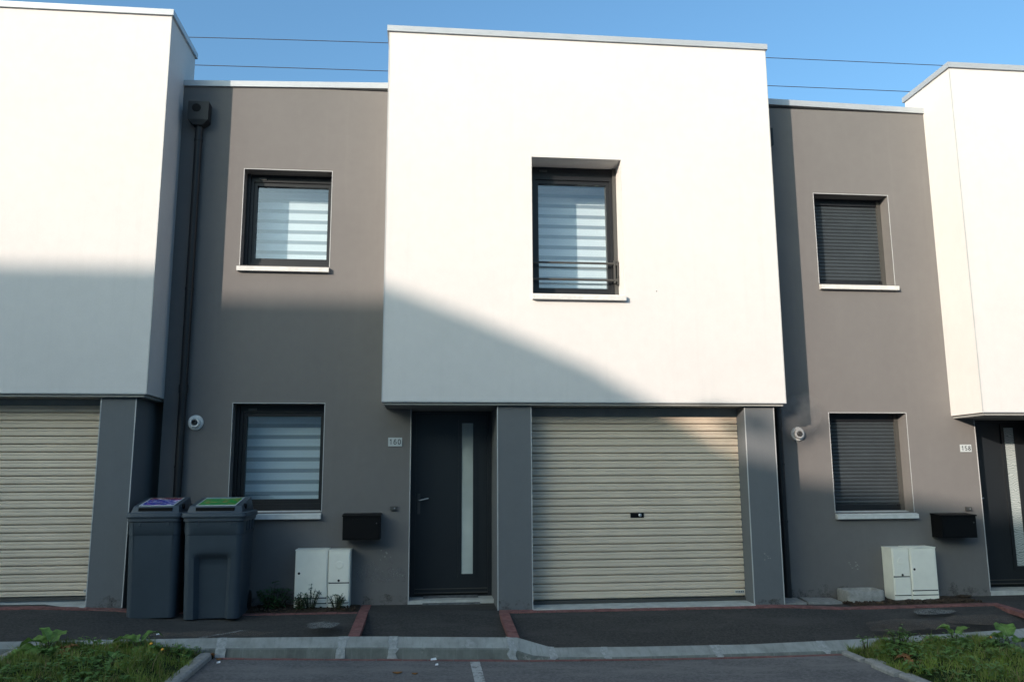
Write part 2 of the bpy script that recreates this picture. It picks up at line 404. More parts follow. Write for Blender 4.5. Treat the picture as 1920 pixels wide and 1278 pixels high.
def soil(x0, x1, y0, y1):
    mb = MB(); n = int((x1-x0)/.06); m = max(3, int((y1-y0)/.06)); V = []
    for j in range(m+1):
        row = []
        for i in range(n+1):
            x, y = x0+(x1-x0)*i/n, y0+(y1-y0)*j/m
            e = min(i, n-i, j, 3)/3
            row.append(mb.bm.verts.new((x, y, G(x, y)+.006+e*random.uniform(.0, .022))))
        V.append(row)
    for j in range(m):
        for i in range(n): mb.bm.faces.new((V[j][i], V[j][i+1], V[j+1][i+1], V[j+1][i]))
    return structure(mb.build('planting_bed', 'soil', smooth=True))
soil(-2.75, -.9, -.45, -.002); soil(4.42, 5.98, -.51, -.002)
def clods(x0, x1, y0, y1, n):
    mb = MB()
    for _ in range(n):
        x, y = random.uniform(x0, x1), random.uniform(y0, y1); r = random.uniform(.006, .02)
        c = Vector((x, y, G(x, y)+.02)); pts = []
        bm = bmesh.new(); bmesh.ops.create_icosphere(bm, subdivisions=1, radius=r)
        for v in bm.verts: v.co *= random.uniform(.6, 1.3)
        mp = [mb.bm.verts.new(c+v.co) for v in bm.verts]
        for f in bm.faces: mb.bm.faces.new([mp[v.index] for v in f.verts])
        bm.free()
    return mb
tag(clods(-2.0, -.92, -.42, -.05, 160).build('soil_crumbs', 'soil'), 'brown soil crumbs lying over the bed at the left meter boxes', 'soil', kind='stuff')
tag(clods(4.42, 5.95, -.47, -.3, 170).build('soil_crumbs', 'soil'), 'brown soil crumbs lying in front of the right meter boxes and trough', 'soil', kind='stuff')

# ------------------------------------------------------------------ row houses
def window(root, x0, x1, z0, z1, yw, rev, ybl, kind, sillx, topw=.125, bead=True, rail=False):
    """opening x0..x1, z0..z1 in a wall whose face is at yw; frame face rev behind it"""
    yf = yw + rev
    m = MB(); sw = .075; sr = .075 if rail else .035; rw = .042 if rail else .03
    m.ring(x0+.001, x1-.001, z0+.001, z1-.001, sw, sr, .085, topw-.04, yf, yf+.075)
    win = m.build('window', 'dark', root, .004)
    if kind == 'blind':
        m = MB(); m.ring(x0+sw-.01, x1-sr+.01, z0+.075, z1-topw+.05, .05, .05 if rail else .035, .062, .055, yf+.018, yf+.09); m.build('sash', 'dark', win, .005)
        m = MB(); m.box(x0+sw+.03, x1-sr-.018, yf+.05, yf+.056, z0+.12, z1-topw-.0+.01)
        m.build('pane', 'glass', win)
        m = MB(); zt = z1+.06; z = zt; k = 0                      # zebra blind: dense and sheer bands
        m.mi = 0
        while z > z0+.02:
            h = .084 if k % 2 else .045; zb = max(z-h, z0+.02)
            m.mi = 0 if k % 2 else 1
            m.face([(x0-.1, ybl, zb), (x1+.1, ybl, zb), (x1+.1, ybl, z), (x0-.1, ybl, z)]); z = zb; k += 1
        bl = m.build('blind', ['blind', 'sheer'], win)
        m = MB(); m.box(x0-.1, x1+.1, ybl-.02, ybl+.02, z0+.0, z0+.03); m.build('blind_rail', 'plastic', bl)
        m = MB(); m.box(x0+.13, x0+.22, yf-.012, yf-.001, z1-.065, z1-.04); m.build('trickle_vent', 'rail', win, .002)
        for a, b in ((x0+.002, x0+.042), (x1-rw, x1-.002)):
            m = MB(); m.box(a, b, yf-.03, yf-.001, z0+.002, z1-.002); m.build('guide_rail', 'rail' if rail else 'dark', win, .003)
    else:
        n = int(round((z1-z0-.05)/.0435)); p = (z1-z0-.05)/n; prof = []
        for i in range(n):
            b = z0+.05+p*i
            for fz, fy in ((0, .0), (.10, -.007), (.35, -.013), (.65, -.013), (.88, -.007), (.97, .0)): prof.append((yf+.03+fy, b+fz*p))
        prof.append((yf+.03, z1-.002))
        m = MB(); m.loft([[(x0+.03, y, z) for y, z in prof], [(x1-.03, y, z) for y, z in prof]], caps=False, closed=False)
        sh = m.build('roller_shutter', 'shutter', win)
        m = MB(); m.box(x0+.045, x1-.045, yf+.005, yf+.04, z0+.002, z0+.058); m.build('bottom_bar', 'shutter', sh, .003)
        m = MB(); m.box(x0+.06, x0+.12, yf+.001, yf+.004, z0+.028, z0+.048); m.build('sticker', 'plate', sh)
        m = MB(); m.disc((x1-.09, yf+.002, z0+.075), (0,-1,0), [(.009, -.02), (.009, .006), (.004, .01)], 12); m.build('shutter_stop', 'black', sh)
        for a, b in ((x0+.002, x0+.052), (x1-.052, x1-.002)):
            m = MB(); m.box(a, b, yf-.006, yf+.028, z0+.003, z1-.003); m.build('guide_rail', 'rail', win, .003)
    m = MB(); a, b = sillx                                        # sloping stone sill with a nose
    m.hexa([(a,yw-.055,z0-.072),(b,yw-.055,z0-.072),(b,yw-.002,z0-.072),(a,yw-.002,z0-.072),(a,yw-.055,z0-.022),(b,yw-.055,z0-.022),(b,yw-.002,z0-.012),(a,yw-.002,z0-.012)])
    m.hexa([(x0,yw-.002,z0-.06),(x1,yw-.002,z0-.06),(x1,yf,z0-.06),(x0,yf,z0-.06),(x0,yw-.002,z0-.012),(x1,yw-.002,z0-.012),(x1,yf,z0+.012),(x0,yf,z0+.012)])
    m.build('sill', 'sill', win, .003)
    if rail:
        yr = yw+.24; m = MB()
        for z in (z0+.42, z0+.225): m.tube([(x0, yr, z), (x1-.055, yr, z)], .0125, 10)
        m.box(x1-.06, x1-.045, yr-.02, yr+.02, z0+.19, z0+.46); m.box(x1-.025, x1-.012, yr-.02, yr+.02, z0+.17, z0+.46)
        for z in (z0+.42, z0+.23): m.box(x1-.045, x1, yr-.012, yr+.012, z-.02, z+.012)
        m.build('safety_railing', 'rail', win, .002)
    return win

def beads(parent, lst):
    m = MB()
    for b in lst: m.box(*b)
    return m.build('corner_bead', 'bead', parent)

def house(label, H):
    root = thing('row_house', label, 'house', ((H['bx0']+H['bx1'])/2-1.5, 0, .05), 'white and grey row houses along the street')
    ya, yp = -.578, -.508
    bx0, bx1, zb, zt, zs = H['bx0'], H['bx1'], H['zb'], H['zt'], H['zs']
    gx0, gx1 = H['gx0'], H['gx1']                                 # recessed grey wall
    holes = [h for h in H['gwin']]
    m = MB(); m.wall(gx0, gx1, -.25, H['gzt'], holes, 0, .62)
    wl_ = m.build('wall', 'grey', root)
    for (a, b, c, d) in holes:
        beads(wl_, [(a-.0075, a, -.003, .004, c, d+.0075), (b, b+.0075, -.003, .004, c, d+.0075), (a, b, -.003, .004, d, d+.0075)])
    beads(wl_, [(gx1-.008, gx1+.002, -.003, .003, .06, zs-.003)])
    m = MB()                                                      # its coping
    (cl, cl2), (cr, cr2) = H['gc']
    m.hexa([(gx0,-.026,cl),(gx1 if gx1 < bx0 else bx0,-.026,cr),(bx0,.7,cr),(gx0,.7,cl),(gx0,-.026,cl2),(bx0,-.026,cr2),(bx0,.7,cr2+.01),(gx0,.7,cl2+.01)])
    m.build('coping', 'coping', root, .004)
    m = MB(); m.box(gx0, bx0, .62, 9, H['gzt']-.4, H['gzt']-.1); m.build('flat_roof', 'soffit', root)
    # white upper storey box
    yb = .36
    m = MB(); m.wall(bx0, bx1, zb, zt, [H['bwin']], ya, yb); bx = m.build('upper_box', 'white', root)
    a, b, c, d = H['bwin']
    m = MB(); m.box(a-.1, b+.1, yb+.002, yb+.05, c-.1, d+.1); m.build('room_wall', 'room', bx)
    if H['kind'] == 'blind' and bx0 > -2:
        m = MB(); m.disc((2.34, ya-.0025, 3.468), (0,-1,0), [(.006, -.004), (.006, .002), (.003, .003)], 10); m.build('wall_plug', 'black', bx)
    beads(bx, [(bx0-.004, bx0+.006, ya-.003, ya+.005, zb+.011, zt), (bx1-.006, bx1+.004, ya-.003, ya+.005, zb+.011, zt), (bx0-.004, bx1+.004, ya-.004, ya+.006, zb-.004, zb+.010)])
    m = MB(); o = .024
    m.box(bx0-o, bx1+o, ya-o, ya+.02, zt-.004, zt+.064); m.box(bx0-o, bx0+.02, ya+.02, yb+o, zt-.004, zt+.064); m.box(bx1-.02, bx1+o, ya+.02, yb+o, zt-.004, zt+.064)
    m.box(bx0+.02, bx1-.02, yb-.02, yb+o, zt-.004, zt+.064); m.box(bx0+.02, bx1-.02, ya+.02, yb-.02, zt-.03, zt+.03)
    m.build('coping', 'coping', bx, .004)
    m = MB(); m.box(bx0+.025, bx1-.025, ya+.022, .58, zs, zb-.004); m.build('soffit', 'soffit', bx)
    window(bx, a, b, c, d, ya, .30, ya+.66, 'blind' if H['kind'] == 'blind' else 'shutter', (a-.008, b+.004), .19, rail=True)
    for i, (a, b, c, d) in enumerate(holes):
        window(wl_, a, b, c, d, 0, .18, .46, H['kind'], (a-.025, b+.002) if H['kind'] == 'blind' else (a-.004, b+.025))
        if H['kind'] == 'blind':
            m = MB(); m.box(a-.15, b+.15, .622, .66, c-.1, d+.1); m.build('room_wall', 'room', wl_)
    # piers and garage
    px = H['piers']; gb = H['gbase']
    for k, (a, b) in enumerate(px):
        m = MB(); m.box(a, b, yp, .58, gb-.3, zs-.004); p_ = m.build('pier', 'pier', root)
        beads(p_, [(a-.003, a+.007, yp-.003, yp+.005, gb, zs-.006)]); beads(p_, [(b-.007, b+.003, yp-.003, yp+.005, gb, zs-.006)])
    ga, gz = px[0][1], px[1][0]
    m = MB(); m.box(ga, gz, -.27, .3, 2.086+H['dg'], zs-.006); m.build('lintel', 'soffit', root)
    z1, z0 = 2.086+H['dg'], H['gz0']; p = .0823; prof = []; z = z1
    while z > z0+.03:
        for fz, fy in ((0, .016), (.025, -.006), (.06, -.012), (.20, -.0145), (.34, -.0135), (.38, -.008), (.42, -.0125), (.55, -.0150), (.80, -.0135), (.885, -.010), (.92, .016)):
            if z-fz*p > z0: prof.append((-.25+fy, z-fz*p))
        z -= p
    m = MB(); m.loft([[(ga+.002, y, q) for y, q in prof], [(gz-.002, y, q) for y, q in prof]], caps=False, closed=False)
    m.face([(ga+.002, -.2, z0), (ga+.002, -.2, z1), (gz-.002, -.2, z1), (gz-.002, -.2, z0)])
    gd = m.build('garage_door', 'roller', root)
    m = MB(); m.box(ga+.002, gz-.002, -.268, -.235, z0-.03, z0+.004); m.build('bottom_rail', 'rail', gd, .003)
    m = MB(); lx = ga+(gz-ga)*.475; m.box(lx-.012, lx+.138, -.272, -.250, .972+H['dg']*.5, 1.025+H['dg']*.5)
    lk = m.build('lock', 'black', gd, .004)
    m = MB(); m.disc((lx+.095, -.272, .998+H['dg']*.5), (0,-1,0), [(.018, -.01), (.018, .010), (.012, .014)], 16); m.build('lock_cylinder', 'steel', lk)
    m = MB(); m.box(gz-.12, gz-.012, -.268, -.262, z0+.045, z0+.078); pl = m.build('maker_plate', 'yellowlabel', gd)
    m = MB()
    for k in range(5): m.box(gz-.112+k*.02, gz-.1+k*.02, -.2695, -.2675, z0+.054, z0+.069)
    m.build('plate_print', 'plateink', pl)
    m = MB(); m.hexa([(ga-.0,-.54,gb-.1),(gz,-.54,gb-.1),(gz,-.1,gb-.1),(ga,-.1,gb-.1),(ga,-.54,gb+.012),(gz,-.54,gb+.012),(gz,-.1,z0-.03),(ga,-.1,z0-.03)])
    m.build('garage_threshold', 'threshold', root, .004)
    # front door
    da, db, yd = H['da'], px[0][0], .30; t0 = H['dz0']
    m = MB(); m.ring(da+.003, db-.003, t0, zs-.004, .055, .045, .03, .02, yd-.02, yd+.06); m.build('door_frame', 'door', root, .004)
    m = MB(); m.box(da+.05, db-.045, yd+.002, yd+.05, t0+.012, zs-.02); dr = m.build('front_door', 'door', root, .003)
    xa, xb, za, zz = da+.585, da+.717, t0+.24, 2.047+H['dg']
    m = MB(); m.ring(xa-.04, xb+.04, za-.04, zz+.035, .04, .04, .04, .035, yd-.014, yd+.004); m.build('glazing_bead', 'door', dr, .006)
    m = MB()
    if H['kind'] == 'blind':
        n = 12; pr = []
        for i in range(n*4+1):
            x = xa+(xb-xa)*i/(n*4); pr.append((x, yd-.002-.003*abs(math.sin(math.pi*i/4))))
        m.loft([[(x, y, za) for x, y in pr], [(x, y, zz) for x, y in pr]], caps=False, closed=False)
        m.build('glazing', 'reeded', dr)
    else:
        m.box(xa, xb, yd-.006, yd+.001, za, zz); m.build('glazing', 'patterned', dr)
    m = MB(); m.box(da+.055, db-.05, yd-.012, yd+.001, t0+.075, t0+.083); m.build('kick_line', 'rail', dr, .002)
    m = MB(); m.box(da+.055, db-.05, yd-.02, yd+.001, t0+.014, t0+.04); m.build('weather_bar', 'rail', dr, .002)
    m = MB(); m.box(da+.08, da+.112, yd-.010, yd+.001, 1.01+H['dg'], 1.24+H['dg']); hn = m.build('handle_plate', 'rail', dr, .004)
    m = MB(); m.tube([(da+.096, yd-.005, 1.165+H['dg']), (da+.096, yd-.05, 1.165+H['dg']), (da+.115, yd-.055, 1.167+H['dg']), (da+.205, yd-.05, 1.187+H['dg'])], .008, 10); m.build('handle', 'steel', hn, smooth=True)
    m = MB(); m.box(da, db, .005, .30, -.1, t0-.004); m.build('door_step', 'threshold', root, .004)
    # flue terminal, downpipe, doorbell
    fx, fz = H['flue']
    m = MB(); m.disc((fx, -.001, fz), (0,-1,0), [(.083, 0), (.083, .012), (.076, .020), (.056, .022), (.054, .060), (.050, .064), (.034, .062), (.034, .03)], 32)
    fl = m.build('flue_terminal', 'plastic', root, smooth=True)
    m = MB(); m.disc((fx, -.019, fz), (0,-1,0), [(.026, 0), (.026, .060), (.022, .062), (.020, .03)], 24); m.build('flue_pipe', 'rail', fl, smooth=True)
    m = MB(); hx = H['pipe']
    m.tube([(hx, -.06, .0), (hx, -.06, H['hopz']-.02)], .042, 16)
    pp = m.build('downpipe', 'pipe', root, smooth=True)
    m = MB(); zh = H['hopz']
    m.loft([[(hx+sx*r, -.075+sy*r2, z) for sx, sy in ((-1,-1),(1,-1),(1,1),(-1,1))] for r, r2, z in ((.05,.05,zh-.06),(.115,.068,zh),(.115,.068,zh+.22))])
    hp = m.build('hopper', 'pipe', pp, .004)
    m = MB(); m.disc((hx-.02, -.142, zh+.14), (0,-1,0), [(.05, -.004), (.05, .003), (.044, .005)], 20); m.build('overflow_outlet', 'black', hp)
    for z in (zh-.22, zh-1.98, 1.55, .9):
        m = MB(); m.disc((hx, -.06, z-.012), (0,0,1), [(.048, 0), (.048, .024)], 20); m.box(hx-.008, hx+.008, -.06, .0, z-.01, z+.01); m.build('pipe_clamp', 'pipe', pp)
    m = MB(); m.disc((hx, -.06, 2.35), (0,0,1), [(.050, 0), (.050, .09)], 20); m.build('pipe_socket', 'pipe', pp)
    bx_, bz = H['bell']
    m = MB(); m.box(bx_-.035, bx_+.035, -.026, -.001, bz-.022, bz+.022); be = m.build('doorbell', 'rail', root, .004)
    m = MB(); m.disc((bx_+.012, -.026, bz), (0,-1,0), [(.006, 0), (.006, .003)], 14); m.build('bell_button', 'coping', be)
    return root

HC = dict(bx0=-.685, bx1=3.775, zb=2.218, zt=6.458, zs=2.186, gx0=-3.09, gx1=-.385, gzt=6.0, gc=((5.962,6.03),(6.035,6.108)),
          gwin=[(-2.346,-1.351,1.056,2.245),(-2.35,-1.35,3.82,4.971)], bwin=(.94,1.975,3.42,5.006), kind='blind',
          piers=[(.549,.918),(3.318,3.657)], gbase=.052, gz0=.10, dg=0, da=-.385, dz0=.10, flue=(-2.735,2.03), pipe=-2.872, hopz=5.50, bell=(-.565,1.09))
house('middle row house numbered 160 with white upper box, striped window blinds and closed garage', HC)
HR = dict(bx0=6.114, bx1=10.57, zb=2.122, zt=6.345, zs=2.09, gx0=3.78, gx1=6.405, gzt=6.0, gc=((6.045,6.122),(6.006,6.076)),
          gwin=[(4.562,5.533,.99,2.155),(4.557,5.531,3.735,4.888)], bwin=(7.74,8.775,3.30,4.906), kind='shutter',
          piers=[(7.34,7.71),(10.11,10.45)], gbase=.03, gz0=.07, dg=-.05, da=6.405, dz0=.075, flue=(4.155,1.905), pipe=3.90, hopz=5.45, bell=(6.215,1.02))
house('right row house numbered 158 with dark roller shutters closed over its windows', HR)
HL = dict(bx0=-7.55, bx1=-3.09, zb=2.29, zt=6.515, zs=2.258, gx0=-9.93, gx1=-7.25, gzt=6.05, gc=((6.03,6.1),(6.03,6.1)),
          gwin=[(-9.2,-8.2,1.1,2.3),(-9.2,-8.2,3.85,5.02)], bwin=(-5.9,-4.87,3.45,5.06), kind='blind',
          piers=[(-6.315,-5.946),(-3.555,-3.205)], gbase=.165, gz0=.24, dg=.11, da=-7.25, dz0=.2, flue=(-9.6,2.1), pipe=-9.75, hopz=5.55, bell=(-7.43,1.2))
house('left row house cut by the photo edge, its beige garage door beside the bins', HL)

# ------------------------------------------------------------------ things on the fronts
SEG = {'1': None}
def digits(mb, text, x0, z0, h, y0, y1, sw):
    """plain grotesque digits 0 1 5 6 8 as bent strokes"""
    wd = h*.56; gap = h*.20; x = x0
    def stroke(pts, closed=False):
        P = [Vector((a, b)) for a, b in pts]; n = len(P)
        L, R = [], []
        for i, p in enumerate(P):
            a = P[(i-1) % n] if (closed or i > 0) else p; b = P[(i+1) % n] if (closed or i < n-1) else p
            d = (b-a).normalized(); nn = Vector((-d.y, d.x))*sw/2; L.append(p+nn); R.append(p-nn)
        for i in range(n if closed else n-1):
            j = (i+1) % n
            q = [R[i], R[j], L[j], L[i]]
            mb.hexa([(v.x, y1, v.y) for v in q] + [(v.x, y0, v.y) for v in q])
    def arc(cx, cz, rx, rz, a0, a1, n=18): return [(cx+rx*math.cos(math.radians(a0+(a1-a0)*i/n)), cz+rz*math.sin(math.radians(a0+(a1-a0)*i/n))) for i in range(n+1)]
    for ch in text:
        c = x+wd/2; r = wd/2-sw/2
        if ch == '1':
            stroke([(c+.05*wd, z0), (c+.05*wd, z0+h)]); stroke([(c+.03*wd, z0+h-sw*.4), (c-.32*wd, z0+h*.74)])
        elif ch == '0': stroke(arc(c, z0+h/2, r, h/2-sw/2, 0, 345, 23), True)
        elif ch == '6':
            stroke(arc(c, z0+h*.32, r, h*.32-sw/2, 0, 340, 17), True); stroke(arc(c+.02*wd, z0+h*.42, r, h*.58-sw/2, 185, 45, 12))
        elif ch == '8':
            stroke(arc(c, z0+h*.28, r, h*.28-sw/2, 0, 340, 17), True); stroke(arc(c, z0+h*.76, r*.86, h*.24-sw/2, 0, 340, 17), True)
        elif ch == '5':
            stroke([(c+r*.9, z0+h-sw/2), (c-r*.7, z0+h-sw/2)]); stroke([(c-r*.72, z0+h-sw/2), (c-r*.9, z0+h*.50)]); stroke(arc(c-.02*wd, z0+h*.33, r, h*.33-sw/2, 140, -150, 18))
        x += wd+gap
def plate(x0, x1, z0, z1, num, label):
    m = MB(); m.box(x0, x1, -.010, -.001, z0, z1); p = m.build('house_number_plate', 'plate', bevel=.002, at=((x0+x1)/2, 0, z0))
    tag(p, label, 'sign', 'house number plates')
    m = MB(); h = (z1-z0)*.64; wt = h*(.56*3+.2*2); digits(m, num, (x0+x1)/2-wt/2, z0+(z1-z0)*.18, h, -.0125, -.0095, h*.125); m.build('number', 'plateink', p)
plate(-.637, -.483, 1.770, 1.866, '160', 'white plate reading 160 on the grey wall beside the dark front door')
plate(6.188, 6.330, 1.690, 1.778, '158', 'white plate reading 158 on the sunlit grey wall at the right')

def mailbox(x0, x1, z0, z1, label):
    t = thing('mailbox', label, 'mailbox', ((x0+x1)/2, 0, z0), 'black mailboxes on the house fronts')
    m = MB(); d = .20
    m.hexa([(x0,-d,z0),(x1,-d,z0),(x1,-.001,z0),(x0,-.001,z0),(x0,-d,z1-.012),(x1,-d,z1-.012),(x1,-.001,z1-.012),(x0,-.001,z1-.012)]); m.build('box', 'black', t, .004)
    m = MB(); m.hexa([(x0-.008,-d-.012,z1-.022),(x1+.008,-d-.012,z1-.022),(x1+.008,-.001,z1-.008),(x0-.008,-.001,z1-.008),(x0-.008,-d-.012,z1-.008),(x1+.008,-d-.012,z1-.008),(x1+.008,-.001,z1+.006),(x0-.008,-.001,z1+.006)]); m.build('lid', 'black', t, .003)
    m = MB(); m.box(x0+.015, x1-.015, -d-.006, -d+.001, z0+.015, z1-.05); dr = m.build('flap_door', 'black', t, .002)
    m = MB(); m.disc((x1-.035, -d-.006, z1-.095), (0,-1,0), [(.008, 0), (.008, .005)], 14); m.build('lock', 'rail', dr)
mailbox(-1.095, -.70, .765, 1.035, 'black mailbox on the wall left of the front door 160')
mailbox(5.735, 6.165, .70, .968, 'black mailbox on the wall below number 158')

def cabinet(x0, x1, z0, z1, d, split, locks, label, window=None):
    t = thing('meter_cabinet', label, 'cabinet', ((x0+x1)/2, -d/2, z0), 'cream meter cabinets at the wall foot')
    m = MB(); m.box(x0, x1, -d, -.002, z0-.05, z1); m.build('body', 'cabinet', t, .006)
    m = MB(); m.box(x0+.012, x1-.012, -d-.010, -d+.002, split+.006, z1-.018); dr = m.build('door', 'cabinet', t, .003)
    m = MB(); m.box(x0+.012, x1-.012, -d-.010, -d+.002, z0+.07, split-.006); m.build('lower_panel', 'cabinet', t, .003)
    m = MB(); m.box(x0+.006, x1-.006, -d-.002, -d+.001, split-.010, split+.010); m.box(x0+.006, x1-.006, -d-.002, -d+.001, z0+.06, z0+.073); m.build('gap', 'cabgap', t)
    m = MB()
    for lx, lz in locks: m.disc((lx, -d-.009, lz), (0,-1,0), [(.013, 0), (.013, .004), (.008, .005)], 14)
    m.build('lock', 'cabgap', dr)
    m = MB(); m.box(x0-.004, x1+.004, -d-.006, -.002, z1, z1+.012); m.build('cap', 'cabinet', t, .003)
    if window:
        m = MB(); m.disc((window[0], -d-.009, window[1]), (0,-1,0), [(.042, -.004), (.042, .004), (.036, .006), (.03, .0065)], 24); m.build('round_label', 'cabinet', dr)
cabinet(-1.578, -1.238, .055, .662, .20, .175, [(-1.535, .43)], 'wider cream meter cabinet left of the narrow one, under the left window')
cabinet(-1.232, -1.006, .055, .655, .195, .325, [(-1.12, .35)], 'narrow cream meter cabinet below the left mailbox', (-1.118, .51))
cabinet(5.092, 5.298, .01, .588, .205, .28, [(5.20, .30)], 'narrow cream meter cabinet beside the concrete trough', (5.195, .455))
cabinet(5.304, 5.622, .01, .592, .21, .125, [(5.345, .36)], 'wider cream meter cabinet right of the narrow one, near the right mailbox')

# wheelie bins
def rrect(cx, cy, hx, hy, r, z, seg=5, front=None, rot=0):
    pts = []
    for (sx, sy, a0) in ((1,-1,-90),(1,1,0),(-1,1,90),(-1,-1,180)):
        for i in range(seg+1):
            a = math.radians(a0+90*i/seg); pts.append((cx+sx*(hx-r)+r*math.cos(a), cy+sy*(hy-r)+r*math.sin(a), z))
    if front:                              # extra points along the front edge (between last and first)
        pts += [(cx+f*1.0, cy-hy, z) for f in front]
    return pts
def bin_(cx, cy, wd, dp, h, rz, gz, recess, stick, label):
    t = thing('wheelie_bin', label, 'bin', (cx, cy, gz), 'dark grey wheelie bins by the wall')
    q = Matrix.Rotation(rz, 4, 'Z')
    def fin(m):
        bmesh.ops.transform(m.bm, matrix=Matrix.Translation((cx, cy, gz)) @ q, verts=m.bm.verts); return m
    hb = h*.865; m = MB(); rings = []
    fr = [-.21, -.175, -.135, -.09, .09, .135, .175, .21]; fr = [f*wd/.58 for f in fr]
    zs_ = [0, .02, .1, .3, .5, .56, .575, .60, .625, .64, .70, hb-.17, hb-.165, hb-.16, hb-.06, hb]
    for z in zs_:
        k = z/hb; hx = wd/2*(.855+.06*k); hy = dp/2*(.77+.15*k); cyy = dp*.02*(1-k)
        if z > hb-.163: hx += .004; hy += .004
        R = rrect(0, cyy, hx, hy, .055+.01*k, z, front=[f*(.86+.14*k) for f in fr])
        if recess:
            out = []
            for p in R:
                if abs(p[1]-(cyy-hy)) < 1e-6 and abs(p[0]) < fr[-2]*1.02*(.86+.14*k)+1e-6:
                    dz = min(1, max(0, (.63-z)/.07)); dx = 1 if abs(p[0]) < fr[-3]*1.02*(.86+.14*k) else 0
                    p = (p[0], p[1]+.055*dz*dx, p[2])
                out.append(p)
            R = out
        rings.append(R)
    m.loft(rings); fin(m).build('body', 'bin', t, smooth=True)
    m = MB(); hx, hy = wd/2*.925, dp/2*.935                       # upper collar with ribs
    for s_ in (-1, 1):
        for yy in (-.22, -.02, .18): m.box(s_*(wd/2*.915)-.012, s_*(wd/2*.915)+.012, yy*dp-.012, yy*dp+.012, hb-.13, hb)
    for xx in (-.25, .25): m.box(xx*wd-.012, xx*wd+.012, -dp/2*.945, -dp/2*.88, hb-.07, hb)
    m.loft([rrect(0, 0, hx, hy, .06, hb-.035), rrect(0, 0, hx+.012, hy+.012, .065, hb-.03), rrect(0, 0, hx+.012, hy+.012, .065, hb+.004)])
    fin(m).build('collar', 'bin', t, smooth=True)
    m = MB(); hx, hy = wd/2, dp/2*1.0
    m.loft([rrect(0, 0, hx, hy, .05, hb+.002), rrect(0, 0, hx+.004, hy+.004, .052, hb+.022), rrect(0, 0, hx-.001, hy-.001, .05, hb+.026), rrect(0, 0, hx-.001, hy-.001, .05, hb+.046), rrect(0, 0, hx-.012, hy-.012, .045, hb+.056)])
    zf, zk = hb+.056, hb+.056                                     # sloping hump that carries the sticker
    a, b = wd/2*.86, wd/2*.80; y0, y1 = -dp/2*.84, dp/2*.86
    f0, f1 = .062, .135
    m.hexa([(-a,y0,zf-.004),(a,y0,zf-.004),(a,y1,zf-.004),(-a,y1,zf-.004),(-b,y0+.03,zf+f0),(b,y0+.03,zf+f0),(b,y1-.05,zf+f1),(-b,y1-.05,zf+f1)])
    ld = fin(m).build('lid', 'bin', t, .006, smooth=True)
    c = wd/2*.60; m = MB()
    sl = (f1-f0)/((y1-.05)-(y0+.03)); zat = lambda y: zf+f0+sl*(y-(y0+.03))
    ya_, yb_ = y0+.035, y1-.10
    m.hexa([(-c,ya_,zat(ya_)-.002),(c,ya_,zat(ya_)-.002),(c,yb_,zat(yb_)-.002),(-c,yb_,zat(yb_)-.002),(-c,ya_,zat(ya_)+.003),(c,ya_,zat(ya_)+.003),(c,yb_,zat(yb_)+.003),(-c,yb_,zat(yb_)+.003)])
    sk = fin(m).build('sticker', stick, ld)
    m = MB()                                                     # pale border of the print
    for (p0, p1, e0, e1) in ((-c-.006, -c+.004, ya_, yb_), (c-.004, c+.006, ya_, yb_), (-c-.006, c+.006, ya_-.006, ya_+.006)):
        m.hexa([(p0,e0,zat(e0)-.002),(p1,e0,zat(e0)-.002),(p1,e1,zat(e1)-.002),(p0,e1,zat(e1)-.002),(p0,e0,zat(e0)+.0045),(p1,e0,zat(e0)+.0045),(p1,e1,zat(e1)+.0045),(p0,e1,zat(e1)+.0045)])
    fin(m).build('border', 'plate', sk)
    m = MB(); m.box(-c, c, y0+.004, y0+.02, zf+.012, zf+.045); fin(m).build('slot', 'black', ld)
    for s_ in (-1, 1):
        m = MB(); m.disc((s_*(b+.002+.018), y0+.16, zf+.052), (s_,0,0), [(.026, -.02), (.026, .004), (.017, .005), (.014, -.004)], 18); fin(m).build('grip', 'black', ld)
    for s_ in (-1, 1):
        m = MB(); m.disc((s_*(wd/2*.80), dp/2*.80, .10), (s_,0,0), [(.10, -.025), (.10, .025), (.07, .03), (.03, .03)], 24); fin(m).build('wheel', 'tyre', t, smooth=True)
    m = MB(); m.tube([(-wd/2*.8, dp/2*.8, .10), (wd/2*.8, dp/2*.8, .10)], .012, 8); fin(m).build('axle', 'steel', t)
    m = MB(); m.tube([(-wd/2*.7, dp/2*.9, hb-.03), (-wd/2*.7, dp/2*1.1, hb-.01), (wd/2*.7, dp/2*1.1, hb-.01), (wd/2*.7, dp/2*.9, hb-.03)], .014, 8); fin(m).build('handle', 'bin', t)
    return t
bin_(-2.875, -.50, .53, .64, 1.10, math.radians(2), .092, False, 'sticker_blue', 'narrower wheelie bin with a blue and red lid sticker, left of the pair')
bin_(-2.295, -.50, .62, .68, 1.12, math.radians(1), .072, True, 'sticker_green', 'wider wheelie bin with a green lid sticker and recessed front')

# concrete trough, slabs, mat, debris
m = MB(); x0, x1, y0, y1, z0, z1 = 4.48, 4.93, -.31, -.03, -.01, .148; t_ = .045
def rr(i, z, r): return rrect((x0+x1)/2, (y0+y1)/2, (x1-x0)/2-i, (y1-y0)/2-i, r, z, 5)
m.loft([rr(.004, z0, .04), rr(0, z0+.02, .045), rr(0, z1-.012, .045), rr(.01, z1, .04), rr(t_-.008, z1, .04), rr(t_, z1-.012, .04), rr(t_+.012, z0+.04, .04)])
tag(m.build('concrete_trough', 'concrete', smooth=True, at=((x0+x1)/2, (y0+y1)/2, z0)), 'small grey concrete trough standing left of the right meter cabinets', 'trough')
m = MB(); m.hexa([(3.985,-.385,0),(4.415,-.30,-.02),(4.43,-.03,-.02),(4.04,-.05,0),(3.985,-.385,.05),(4.415,-.30,.035),(4.43,-.03,.04),(4.04,-.05,.055)])
